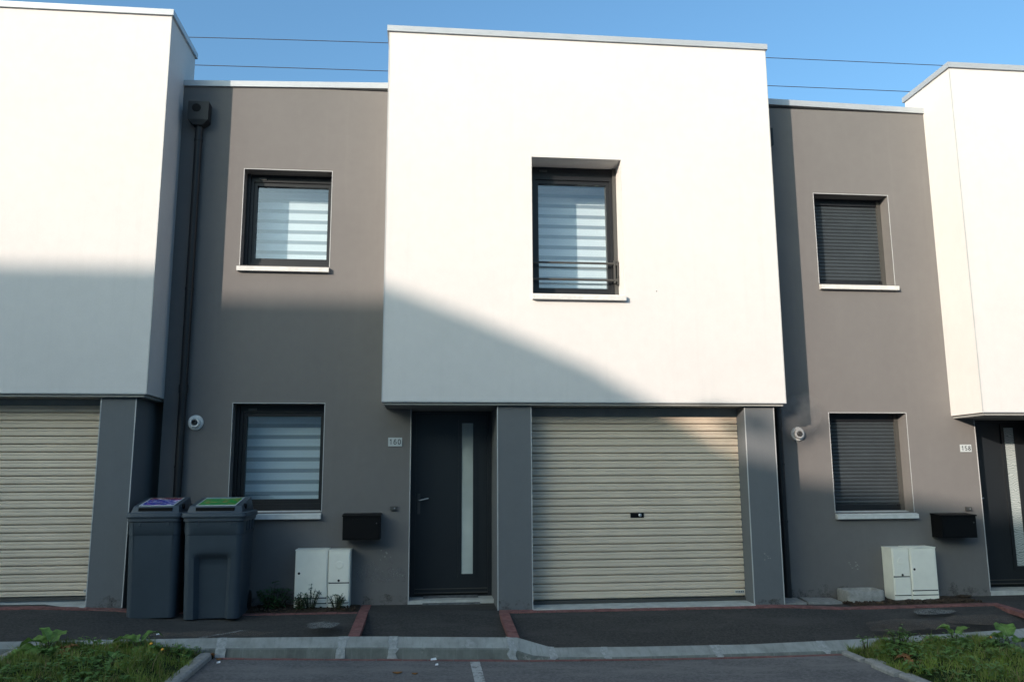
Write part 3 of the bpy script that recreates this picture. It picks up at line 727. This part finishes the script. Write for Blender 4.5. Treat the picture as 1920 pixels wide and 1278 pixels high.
tag(m.build('paving_slab', 'concrete', bevel=.006, at=(4.2,-.2,.0)), 'pale concrete slab lying next to the trough, the larger of two', 'slab', 'loose slabs at the wall')
m = MB(); m.hexa([(3.68,-.47,0),(3.95,-.41,0),(3.99,-.06,0),(3.76,-.05,0),(3.68,-.47,.058),(3.95,-.41,.05),(3.99,-.06,.055),(3.76,-.05,.06)])
tag(m.build('paving_slab', 'concrete', bevel=.006, at=(3.83,-.25,.0)), 'smaller concrete slab against the right garage pier', 'slab', 'loose slabs at the wall')
m = MB(); m.hexa([(-.235,-.05,.05),(.395,-.05,.05),(.385,.27,.09),(-.225,.27,.09),(-.235,-.05,.062),(.395,-.05,.062),(.385,.27,.112),(-.225,.27,.112)])
tag(m.build('doormat', 'mat', bevel=.004, at=(.08,.1,.06)), 'worn grey doormat lying on the front step of number 160', 'doormat')
def lump(name, mat_, cx, cy, z, r, label, cat, flat=.5, n=1, group=None):
    m = MB(); bm = bmesh.new(); bmesh.ops.create_icosphere(bm, subdivisions=2, radius=r)
    for v in bm.verts: v.co *= random.uniform(.7, 1.25); v.co.z *= flat; v.co.x *= 1.5
    mp = [m.bm.verts.new(v.co+Vector((cx, cy, z))) for v in bm.verts]
    for f in bm.faces: m.bm.faces.new([mp[v.index] for v in f.verts])
    bm.free(); return tag(m.build(name, mat_, at=(cx, cy, z-r*flat)), label, cat, group)
lump('debris', 'soil', 5.99, -.10, .035, .06, 'dark clump of dead leaves at the foot of the right wall corner', 'debris', .35)
for i, (x, y, s_, lab) in enumerate([(-.125,-1.815,.026,'white paper scrap on the road just below the middle kerb'), (-.10,-2.02,.014,'tiny white paper scrap on the road in front of the larger scrap'), (-2.56,-1.45,.014,'tiny white scrap on the pavement left of the kerb joint'), (-1.90,-1.99,.014,'tiny white scrap beside the left grass edging')]):
    z = G(x, y)+.006; m = MB()
    m.loft([[(x-s_, y-s_*.6, z), (x+s_, y-s_*.5, z+.002), (x+s_*.9, y+s_*.5, z+.004), (x-s_*.8, y+s_*.6, z+.001)], [(x-s_*.9, y-s_*.5, z+.012), (x+s_*.9, y-s_*.4, z+.006), (x+s_*.8, y+s_*.5, z+.016), (x-s_*.7, y+s_*.6, z+.010)]])
    tag(m.build('paper_scrap', 'paper', at=(x, y, z)), lab, 'litter', 'paper scraps on the ground')
lv = [(-.42,-2.30,.04,'larger brown leaf lying on the road left of the white line'),(-.28,-2.33,.025,'smaller brown leaf beside the larger one on the road'),(-1.93,-1.86,.025,'orange dry leaf beside the left grass edging')]
for x, y, s_, lab in lv:
    z = G(x, y)+.004; m = MB(); n = 8; top = []; bot = []
    for k in range(n):
        a = 2*math.pi*k/n; top.append((x+s_*math.cos(a), y+.45*s_*math.sin(a), z+.006+.006*abs(math.cos(a)))); bot.append((x+s_*math.cos(a), y+.45*s_*math.sin(a), z+.006*abs(math.cos(a))))
    m.loft([bot, top]); tag(m.build('dry_leaf', 'dry', at=(x, y, z)), lab, 'leaf', 'dry leaves on the ground')
# rubbed-in patches and chalk stains on the pavement
def patch(name, x, y, a, b, mat_, seed):
    rnd = random.Random(seed); m = MB(); n = 26; V = []
    for k in range(n):
        t = 2*math.pi*k/n; r = rnd.uniform(.78, 1.1); px_, py_ = x+a*r*math.cos(t), y+b*r*math.sin(t); V.append((px_, py_, G(px_, py_)+.004))
    m.bm.faces.new([m.bm.verts.new(v) for v in V]); return structure(m.build(name, mat_))
def fadepatch(nm, c, th):
    t = NT(nm); n = t.noise(9, 6, .75); g = t.noise(90, 4, .8); tr = t.n.new('ShaderNodeBsdfTransparent'); mx = t.n.new('ShaderNodeMixShader')
    f = t.math('MULTIPLY', t.ramp(n, [(th, (0,0,0)), (th+.2, (1,1,1))]), t.ramp(g, [(.35, (.2,.2,.2)), (.6, (1,1,1))]))
    t.col(c); t.set(.9, .1); t.l.new(f, mx.inputs[0]); t.l.new(tr.outputs[0], mx.inputs[1]); t.l.new(t.b.outputs[0], mx.inputs[2]); t.l.new(mx.outputs[0], t.n['Material Output'].inputs[0]); return t.m
M['dirtpatch'] = fadepatch('dirt_patch', (.11, .09, .075), .36); M['chalk'] = fadepatch('chalk_stain', (.17, .17, .165), .30); M['spill'] = fadepatch('cement_spill', (.30, .30, .29), .36)
patch('pavement_stain', -1.17, -1.08, .16, .17, 'chalk', 1); patch('pavement_stain', 5.15, -.82, .23, .13, 'chalk', 2)
patch('pavement_stain', -2.1, -1.42, .62, .13, 'dirtpatch', 3); patch('pavement_stain', 4.6, -1.25, .5, .22, 'dirtpatch', 4); patch('pavement_stain', 5.4, -1.2, .4, .2, 'dirtpatch', 5)
m = MB()
for k in range(3):
    x, y = -2.15+.10*k, -1.55+.10*k
    m.face([(a, b, G(a, b)+.007) for a, b in ((x-.03, y-.05), (x+.04, y-.05), (x+.12, y+.06), (x+.07, y+.06))])
structure(m.build('cement_spill', 'spill'))
m = MB(); rnd = random.Random(4)
for (cx, cz, n, sx, sz) in ((-.52,.38,16,.10,.035),(-.66,.58,9,.05,.05),(4.75,.40,12,.10,.05),(3.48,.55,6,.06,.03)):
    for _ in range(n):
        x, z = rnd.gauss(cx, sx*.6), rnd.gauss(cz, sz*.6); r = rnd.uniform(.003, .011); yy = -.0015 if abs(x-3.48) > .17 else -.5095
        m.face([(x+r*math.cos(k*1.05)*rnd.uniform(.7,1.4), yy, z+r*math.sin(k*1.05)*.7) for k in range(6)])
structure(m.build('plaster_chips', 'concrete'))
M['splash'] = fadepatch('mud_splash', (.11, .10, .088), .48); M['limewash'] = fadepatch('lime_bloom', (.24, .235, .23), .46)
def smear(x0, x1, z0, z1, y, mat_, seed):
    rnd = random.Random(seed); m = MB(); n = max(6, int((x1-x0)/.08)); top = [(x0+(x1-x0)*i/n, y, z1-rnd.uniform(0, .6)*(z1-z0)) for i in range(n+1)]
    m.bm.faces.new([m.bm.verts.new(p) for p in [(x0, y, z0), (x1, y, z0)] + top[::-1]]); return structure(m.build('wall_stain', mat_))
smear(-.88, -.40, .06, .20, -.0016, 'splash', 1); smear(-3.05, -1.6, .06, .24, -.0016, 'splash', 2); smear(3.9, 6.36, .02, .19, -.0016, 'splash', 3)
smear(.56, .905, .05, .17, -.5096, 'splash', 4); smear(3.33, 3.645, .05, .17, -.5096, 'splash', 5); smear(-3.54, -3.215, .165, .29, -.5096, 'splash', 6)
smear(-.95, -.42, .3, .55, -.0016, 'limewash', 9)

# ------------------------------------------------------------------ overhead cables behind the roofs
for z0, z1, lab in ((14.90, 15.22, 'upper of two thin dark overhead cables crossing the sky'), (13.98, 14.20, 'lower of two thin dark overhead cables crossing the sky')):
    m = MB(); P = []
    for i in range(41):
        x = -40+2.2*i; P.append((x, 15, z0 + (z1-z0)*(1-math.exp(-(x+7.5)/12)) if x > -20 else z0-.6))
    m.tube(P, .011, 6); tag(m.build('overhead_cable', 'cable', at=(0, 15, z0)), lab, 'cable', 'overhead cables')

# ------------------------------------------------------------------ planting
def leaf(mb, base, d, L, W, up=Vector((0,0,1)), curl=.3, n=4, wav=0.0, fold=.15):
    """oblong leaf: curved midrib, two halves folded along it"""
    d = Vector(d).normalized(); side = d.cross(up); side = side.normalized() if side.length > .01 else Vector((1,0,0)); nrm = side.cross(d)
    rows = []
    for i in range(n+1):
        t = i/n; wdt = W*(math.sin(math.pi*min(1, .08+t*.92))**.75) if n > 2 else W*(1 if i == 1 else .02)
        c = Vector(base)+d*(L*t)-up*(curl*L*t*t)+nrm*0
        wv = wav*math.sin(t*17)*W
        rows.append((mb.bm.verts.new(c-side*wdt/2+nrm*(fold*wdt+wv)), mb.bm.verts.new(c), mb.bm.verts.new(c+side*wdt/2+nrm*(fold*wdt-wv))))
    for a, b in zip(rows, rows[1:]):
        for k in (0, 1):
            f = mb.bm.faces.new((a[k], a[k+1], b[k+1], b[k])); f.material_index = mb.mi; f.smooth = True
def blades(mb, pts, hmin, hmax, wd, lean=.45):
    for x, y, z in pts:
        h = random.uniform(hmin, hmax); a = random.uniform(0, 6.283); l = random.uniform(.05, lean)*h
        dx, dy = math.cos(a)*l, math.sin(a)*l; b = random.uniform(0, 6.283); wx, wy = math.cos(b)*wd/2, math.sin(b)*wd/2
        v = [mb.bm.verts.new(p) for p in ((x-wx,y-wy,z), (x+wx,y+wy,z), (x+dx*.4+wx*.7,y+dy*.4+wy*.7,z+h*.6), (x+dx*.4-wx*.7,y+dy*.4-wy*.7,z+h*.6), (x+dx,y+dy,z+h))]
        q_ = random.random(); mi = 1 if q_ < .22 else 3 if q_ < .30 else 0
        for f in ((0,1,2,3), (3,2,4)):
            fc = mb.bm.faces.new([v[i] for i in f]); fc.material_index = mi
def island(x0, x1, gy0, side):
    mb = MB(); f = lambda x, y: lerp(x, ZR)+.07*min(1, max(0, (min(x-x0, x1-x)/.25)))
    xs = [x0+(x1-x0)*i/16 for i in range(17)]; ys = [gy0-(5.0)*j/30 for j in range(31)]
    V = [[mb.bm.verts.new((x, y, f(x, y)+random.uniform(0, .02)+.012)) for x in xs] for y in ys]
    for j in range(30):
        for i in range(16): mb.bm.faces.new((V[j][i], V[j+1][i], V[j+1][i+1], V[j][i+1]))
    structure(mb.build('island_soil', 'turf', smooth=True))
    mb = MB(); groups = {0: [], 1: [], 2: []}
    def dens(x, y): return .5+.5*math.sin(x*9.1+2.1*math.sin(y*5.3))*math.cos(y*7.7+1.7*math.sin(x*4.1))
    for _ in range(30000):
        y = gy0 + .05 - random.random()**1.25*2.6; x = random.uniform(x0-.07, x1+.05); d = dens(x, y)
        if random.random() < .12+.88*d: groups[0 if d < .35 else 1 if d < .75 else 2].append((x, y, f(min(max(x, x0+.01), x1-.01), y)))
    for k, (h0, h1) in enumerate(((.012, .04), (.02, .07), (.03, .10))): blades(mb, groups[k], h0, h1, .0065, .8)
    tall = []
    for _ in range(70):
        cx, cy = random.uniform(x0+.05, x1-.05), gy0-random.random()*1.6
        for k in range(20): tall.append((cx+random.gauss(0,.03), cy+random.gauss(0,.03), f(cx, cy)))
    blades(mb, tall, .05, .14, .007, .9)
    mb.mi = 2                                                    # clover and plantain leaves low in the grass
    for _ in range(480):
        cx, cy = random.uniform(x0+.02, x1-.02), gy0-random.random()**1.2*1.7
        if dens(cx*1.3+4, cy) < .55: continue
        for k in range(random.randint(3, 6)):
            a = random.uniform(0, 6.283); leaf(mb, (cx+random.gauss(0,.03), cy+random.gauss(0,.03), f(cx, cy)+random.uniform(.02,.08)), (math.cos(a), math.sin(a), random.uniform(-.1,.7)), random.uniform(.03,.075), random.uniform(.02,.045), n=3)
    far = [(random.uniform(x0, x1), gy0-2.5-random.random()*2.4) for _ in range(5000)]
    blades(mb, [(x, y, f(x, y)) for x, y in far], .04, .11, .014)
    return mb.build('grass', ['grass', 'grass2', 'dockdark', 'straw']), f
g1, fL = island(-3.50, -2.11, -1.83, -1); tag(g1, 'rough green grass on the left parking island', 'grass', kind='stuff')
g2, fR = island(3.76, 5.16, -1.80, 1); tag(g2, 'rough green grass on the right parking island', 'grass', kind='stuff')
def edging(x0, x1, y0, y1, broken, skew=0.0):
    mb = MB(); y = y0; rnd = random.Random(9 if broken else 3)
    while y > y1:
        L = rnd.uniform(.18, .5) if broken else .98; L = min(L, y-y1); h = rnd.uniform(.02, .05) if broken else .045
        ox = rnd.uniform(-.03, .02) if broken else 0; a, b = y, y-L+.008
        za, zb_ = lerp(x0, ZR), lerp(x1, ZR)
        X0, X1 = x0+ox, x1+ox-(rnd.uniform(0, .05) if broken else 0); xm = (X0+X1)/2; r = (X1-X0)/2
        prof = [(X0, za-.1), (X0, za+h*.6), (X0+r*.3, za+h*.92), (xm, za+h), (X1-r*.3, za+h*.92), (X1, za+h*.6), (X1, za-.1)]
        mb.loft([[(px_, a, pz) for px_, pz in prof], [(px_, b, pz) for px_, pz in prof]]); y -= L
    return structure(mb.build('island_edging', 'concrete', bevel=.004))
edging(-2.115, -2.0, -1.80, -6.8, False); edging(3.63, 3.755, -1.80, -6.8, True); edging(-3.62, -3.5, -1.80, -6.8, False); edging(5.17, 5.28, -1.80, -6.8, False)

def dock(x, y, f, leaves, label, mat_='dock'):
    z = f(x, y); t = thing('dock_plant', label, 'plant', (x, y, z), 'broad leaved weeds in the grass')
    mb = MB(); ms = MB(); rnd = random.Random(int(abs(x*y)*1000))
    extra = [(rnd.uniform(0, 360), rnd.uniform(15, 50), rnd.uniform(.07, .13), rnd.uniform(.035, .07), rnd.uniform(0, .03)) for _ in range(6)]
    for a, el, L, W, dz in list(leaves)+extra:
        el = el*.8-4; d = Vector((math.cos(math.radians(a))*math.cos(math.radians(el)), math.sin(math.radians(a))*math.cos(math.radians(el)), math.sin(math.radians(el))))
        b = Vector((x+rnd.gauss(0,.015), y+rnd.gauss(0,.015), z+.005)); p = b+d*.05+Vector((0,0,dz*.75)); ms.tube([b, b.lerp(p, .5)+Vector((0,0,.008)), p], [.004,.004,.003], 5)
        cu = rnd.uniform(.35, .75); mb.mi = 0
        leaf(mb, p, d, L*1.0, W*1.0, curl=cu, n=12, wav=rnd.uniform(.05,.11), fold=rnd.uniform(.12,.3))
        mb.mi = 1; mb.tube([p+d*(L*.92*q)-Vector((0,0,1))*(cu*L*.92*q*q)+Vector((0,0,.001)) for q in (0,.25,.5,.75,.95)], [.0032,.0028,.0022,.0015,.0008], 5)
    mb.build('leaves', [mat_, 'rib'], t, smooth=True); ms.build('stems', 'stem', t)
    return t
dock(-3.20, -2.10, fL, [(70,64,.21,.17,.06),(165,38,.25,.17,.07),(150,75,.21,.09,.08),(205,10,.30,.17,.05),(250,22,.24,.14,.03),(20,25,.14,.09,.02)], 'large dock plant with broad upright leaves in the left grass')
dock(-2.54, -2.02, fL, [(160,45,.24,.13,.08),(58,62,.30,.065,.07),(110,70,.18,.05,.06),(330,20,.15,.09,.02)], 'smaller dock plant with a slanting leaf near the left grass edging')
dock(-2.62, -2.42, fL, [(200,20,.14,.09,0),(320,25,.14,.08,0),(90,45,.13,.09,.02),(20,12,.12,.06,0)], 'low dock rosette in the foreground of the left grass', 'dockdark')
dock(4.60, -1.98, fR, [(150,62,.17,.13,.12),(22,45,.22,.09,.11),(80,72,.12,.06,.07),(250,20,.14,.1,.03)], 'dock plant with two upright leaves amid the right grass')
dock(5.06, -2.10, fR, [(140,50,.22,.17,.10),(70,62,.27,.18,.12),(10,32,.2,.14,.08),(200,20,.13,.09,0),(300,20,.14,.09,0)], 'large dock plant with pale broad leaves at the far right')
dock(4.30, -2.45, fR, [(10,10,.2,.12,0),(200,15,.16,.1,0),(80,30,.16,.1,0),(300,12,.18,.1,0)], 'low broad rosette in the foreground of the right grass', 'dockdark')
def dryleaf(x, y, f, label):
    mb = MB(); z = f(x, y)+.06
    for a, el, L, W in ((30,35,.10,.08),(160,20,.10,.075),(260,-5,.12,.07)):
        d = Vector((math.cos(math.radians(a)), math.sin(math.radians(a)), math.tan(math.radians(el)))); leaf(mb, (x, y, z), d, L, W, curl=.5, n=7, wav=.12, fold=.25)
    o = mb.build('withered_leaf', 'dry', at=(x, y, z-.04)); return tag(o, label, 'leaf', 'withered leaves in the grass')
dryleaf(-3.02, -2.18, fL, 'withered orange brown leaf below the large dock in the left grass')
dryleaf(3.86, -2.42, fR, 'withered red brown leaf at the edge of the right grass')
def weed(x, y, z, h, n, spread, lsz, mat_, label, name='weed', group=None, st='stem', up=.6):
    t = thing(name, label, 'plant', (x, y, z), group); ms, mb = MB(), MB()
    for k in range(n):
        a = random.uniform(0, 6.283); rr_ = spread*math.sqrt(random.random()); hh = h*random.uniform(.55, 1.0)*(1-.35*rr_/max(spread, .01))
        top = Vector((x+math.cos(a)*rr_, y+math.sin(a)*rr_*.8, z+hh)); b = Vector((x+math.cos(a)*rr_*.3, y+math.sin(a)*rr_*.3, z-.01)); mid = b.lerp(top, .55)+Vector((0,0,.02))
        ms.tube([b, mid, top], [.004,.003,.0015], 4)
        m_ = max(4, int(hh/lsz*3.2))
        for i in range(m_):
            u = random.uniform(.15, 1.0); p = b.lerp(mid, u/.55) if u < .55 else mid.lerp(top, (u-.55)/.45)
            b_ = random.uniform(0, 6.283); leaf(mb, p, (math.cos(b_), math.sin(b_), random.uniform(-.1, up)), lsz*random.uniform(.6, 1.2), lsz*.42, curl=random.uniform(.1,.5), n=3, fold=.2)
    mb.build('foliage', mat_, t); ms.build('stems', st, t); return t
weed(-1.78, -.22, .07, .30, 26, .22, .06, 'shrub', 'dark green bushy shrub right behind the wider wheelie bin', 'shrub')
weed(-1.50, -.30, .07, .19, 14, .10, .045, 'shrub', 'low dark shrub between the bushy one and the wide meter cabinet', 'shrub')
weed(-1.40, -.31, .07, .27, 16, .15, .036, 'lav', 'grey green shrub with upright twigs before the wide meter cabinet', 'shrub', up=1.4)
weed(-1.12, -.30, .07, .20, 20, .12, .036, 'lav', 'rounder grey green shrub before the narrow left meter cabinet', 'shrub', up=1.2)
weed(4.10, -1.90, -.12, .24, 12, .16, .05, 'dockdark', 'leafy dark green weed at the kerb end of the right grass', 'weed')
weed(3.82, -1.86, -.14, .20, 3, .06, .05, 'dockdark', 'thin single weed sprig at the corner of the right grass', 'weed')
weed(4.95, -2.08, -.13, .16, 14, .18, .05, 'dockdark', 'leafy weed below the large dock on the right', 'weed')
weed(4.05, -2.15, -.13, .10, 26, .24, .04, 'dockdark', 'low creeping weed with small leaves along the broken edging', 'weed')
weed(4.72, -2.2, -.13, .10, 14, .16, .05, 'dock', 'low pale green weed in the middle of the right grass', 'weed')
weed(4.35, -2.35, -.13, .13, 16, .2, .06, 'dockdark', 'broad leafed weed patch in front of the withered leaf on the right', 'weed')
weed(4.45, -1.95, -.13, .15, 14, .15, .05, 'dockdark', 'bushy weed left of the two leaved dock on the right', 'weed')
weed(-2.95, -2.30, -.02, .10, 16, .2, .05, 'dockdark', 'low leafy weed patch between the docks on the left', 'weed')
weed(-2.22, -1.95, -.04, .10, 10, .10, .04, 'dockdark', 'low weed near the corner of the left grass edging', 'weed')
weed(-2.12, -1.80, -.07, .15, 2, .03, .03, 'dockdark', 'thin sprig beside the end of the left grass edging', 'weed')
weed(-2.0, -1.80, -.08, .05, 8, .05, .03, 'dry', 'small dry brown tuft at the end of the left grass edging', 'weed')
for x, y, f, lab in ((-2.43, -2.05, fL, 'orange flower in the left grass, the one nearer the kerb'), (-2.30, -2.18, fL, 'yellow orange flower in the left grass, nearer the edging'), (4.92, -2.03, fR, 'small orange flower in the right grass below the dock')):
    z = f(x, y)+.09; m = MB(); m.disc((x, y, z), (0,-.5,1), [(.002, -.004), (.012, 0), (.010, .005), (.003, .006)], 10); fl_ = m.build('flower', 'flower', at=(x, y, z-.09)); tag(fl_, lab, 'flower', 'orange flowers in the grass')
    m = MB(); m.tube([(x, y, z-.09), (x, y, z-.002)], .0016, 4); m.build('stem', 'stem', fl_)

# ------------------------------------------------------------------ the far side of the street (behind the camera; shades the lower fronts)
YO = -22.0
def opp(label, prof, depth, wins, col, drop=2.2):
    x0, x1 = prof[0][0], prof[-1][0]
    t = thing('street_building', label, 'house', ((x0+x1)/2, YO-depth/2, -.1), 'houses on the far side of the street')
    m = MB(); fr = [(x0, -.6)] + [(x, z-.12) for x, z in prof] + [(x1, -.6)]
    m.loft([[(x, YO-depth, z-(drop if z > 0 else 0)) for x, z in fr], [(x, YO-.05, z) for x, z in fr]]); m.build('wall', col, t)
    m = MB()
    for (xa, za), (xb, zb) in zip(prof, prof[1:]):
        m.hexa([(xa,YO-depth-.1,za-.12-drop),(xb,YO-depth-.1,zb-.12-drop),(xb,YO,zb-.12),(xa,YO,za-.12),(xa,YO-depth-.1,za-drop),(xb,YO-depth-.1,zb-drop),(xb,YO,zb),(xa,YO,za)])
    m.build('roof', 'opproof', t)
    for a, b, c, d in wins:
        m = MB(); m.ring(a, b, c, d, .07, .07, .07, .07, YO-.05, YO+.0); wn_ = m.build('window', 'plastic', t)
        m = MB(); m.box(a+.07, b-.07, YO-.049, YO-.03, c+.07, d-.07); m.build('pane', 'black', wn_)
        m = MB(); m.box(a-.05, b+.05, YO-.05, YO+.06, c-.08, c-.001); m.build('sill', 'sill', wn_)
    return t
zo = 7.711; xo = 21.01
PR = [(-.55, 3.44), (3.30, 2.07)]
def sh(p): return (p[0]-xo, p[1]+zo)
opp('tall flat roofed house on the far side, left of the gabled one', [(-52, 11.14), (-22.2, 11.14)], 9, [(x, x+1.2, z, z+1.5) for x in range(-50, -24, 4) for z in (1, 4.2, 7.4)], 'opp')
opp('gabled far side house whose roof slopes down to the right', [(-22.2, 11.14), sh((-.55, 3.44)), sh((.9, 2.91)), sh((2.08, 2.42)), sh((2.87, 1.98))], 9, [(x, x+1.2, z, z+1.5) for x in (-21.2, -19.4) for z in (1, 4.2)], 'opp')
opp('low far side house right of the gabled one', [sh((2.87, 1.98)), sh((3.3, 1.70)), sh((3.75, 1.47)), sh((4.2, 1.36)), sh((4.75, 1.30)), sh((5.4, 1.17)), sh((6.4, 1.0)), (-6, 8.62)], 9, [(x, x+1.2, z, z+1.5) for x in (-16, -13, -10) for z in (1, 4.2)], 'opp')
opp('furthest right far side house with a level roof', [(-6, 8.62), (34, 8.62)], 9, [(x, x+1.2, z, z+1.5) for x in range(-4, 32, 5) for z in (1, 4.2)], 'opp')
# unseen tree added over there so its top leaves throw soft blots beside the garage
t = thing('shadow_tree', 'slender unseen tree on the far pavement, added for its shadow blots', 'tree', (-15.3, -19.5, 0))
m = MB(); m.tube([(-15.3,-19.5,-.1), (-15.25,-19.5,3.5), (-15.35,-19.5,6.2), (-15.1,-19.5,8.6)], [.12,.09,.06,.02], 10)
for k in range(9):
    a = k*2.4; z = 5.2+.35*k; m.tube([(-15.3,-19.5,z), (-15.3+math.cos(a)*.5,-19.5+math.sin(a)*.5,z+.5), (-15.2+math.cos(a)*.75,-19.5+math.sin(a)*.75,z+.75)], [.03,.02,.008], 6)
m.build('trunk', 'bark', t)
mb = MB(); rnd = random.Random(5)
def clump(cx, cz, r, n, cy=-19.5):
    for _ in range(n):
        v = Vector((rnd.gauss(0, 1), rnd.gauss(0, 1), rnd.gauss(0, 1))).normalized()*r*rnd.random()**.4
        leaf(mb, (cx+v.x*1.3, cy+v.y, cz+v.z*.75), (rnd.uniform(-1,1), rnd.uniform(-1,1), rnd.uniform(-.6,.4)), .14, .08, n=3)
for k in range(14):
    a = k*2.4; clump(-15.3+math.cos(a)*.55, 5.4+.17*k, .5, 120, -19.5+math.sin(a)*.5)
def shy(X0, z0, y): return (X0+.955*y, z0-.3505*y)
for X0, z0, r, n in ((3.52, 1.92, .07, 60), (3.92, 1.84, .07, 55)):
    px_, pz = shy(X0, z0, -19.5); clump(px_, pz, r, n)
mb.build('crown', 'treeleaf', t)

# a wisp of steam drifting from the right house's boiler flue
m = MB(); rings = []
for k in range(13):
    t = math.pi*k/12; rings.append([(4.06+.26*math.sin(t)*math.cos(2*math.pi*i/20)-.08*math.cos(t), -.30+.17*math.sin(t)*math.sin(2*math.pi*i/20), 2.10-.30*math.cos(t)) for i in range(20)])
m.loft(rings)
sm = bpy.data.materials.new('steam'); sm.use_nodes = True; n = sm.node_tree.nodes; l = sm.node_tree.links
n.clear(); o_ = n.new('ShaderNodeOutputMaterial'); pv = n.new('ShaderNodeVolumePrincipled'); pv.inputs['Color'].default_value = (.9, .9, .9, 1); pv.inputs['Anisotropy'].default_value = .3
tc = n.new('ShaderNodeTexCoord'); nz = n.new('ShaderNodeTexNoise'); nz.inputs['Scale'].default_value = 5.0; nz.inputs['Detail'].default_value = 4
mr = n.new('ShaderNodeMapRange'); mr.inputs[1].default_value = .42; mr.inputs[2].default_value = .72; mr.inputs[3].default_value = 0; mr.inputs[4].default_value = 8.0
gr = n.new('ShaderNodeVectorMath'); gr.operation = 'MULTIPLY'; gr.inputs[1].default_value = (1/.28, 1/.19, 1/.32)
ln = n.new('ShaderNodeVectorMath'); ln.operation = 'LENGTH'; m2 = n.new('ShaderNodeMapRange'); m2.inputs[1].default_value = 1.0; m2.inputs[2].default_value = .2
mu = n.new('ShaderNodeMath'); mu.operation = 'MULTIPLY'
l.new(tc.outputs['Object'], nz.inputs[0]); l.new(nz.outputs['Fac'], mr.inputs[0]); l.new(tc.outputs['Object'], gr.inputs[0]); l.new(gr.outputs[0], ln.inputs[0]); l.new(ln.outputs['Value'], m2.inputs[0])
l.new(mr.outputs[0], mu.inputs[0]); l.new(m2.outputs[0], mu.inputs[1]); l.new(mu.outputs[0], pv.inputs['Density']); l.new(pv.outputs[0], o_.inputs['Volume'])
M['steam'] = sm
tag(m.build('steam', 'steam', at=(4.06, -.30, 2.10), smooth=True), 'faint wisp of steam above the round flue of the right house', 'steam', kind='stuff')
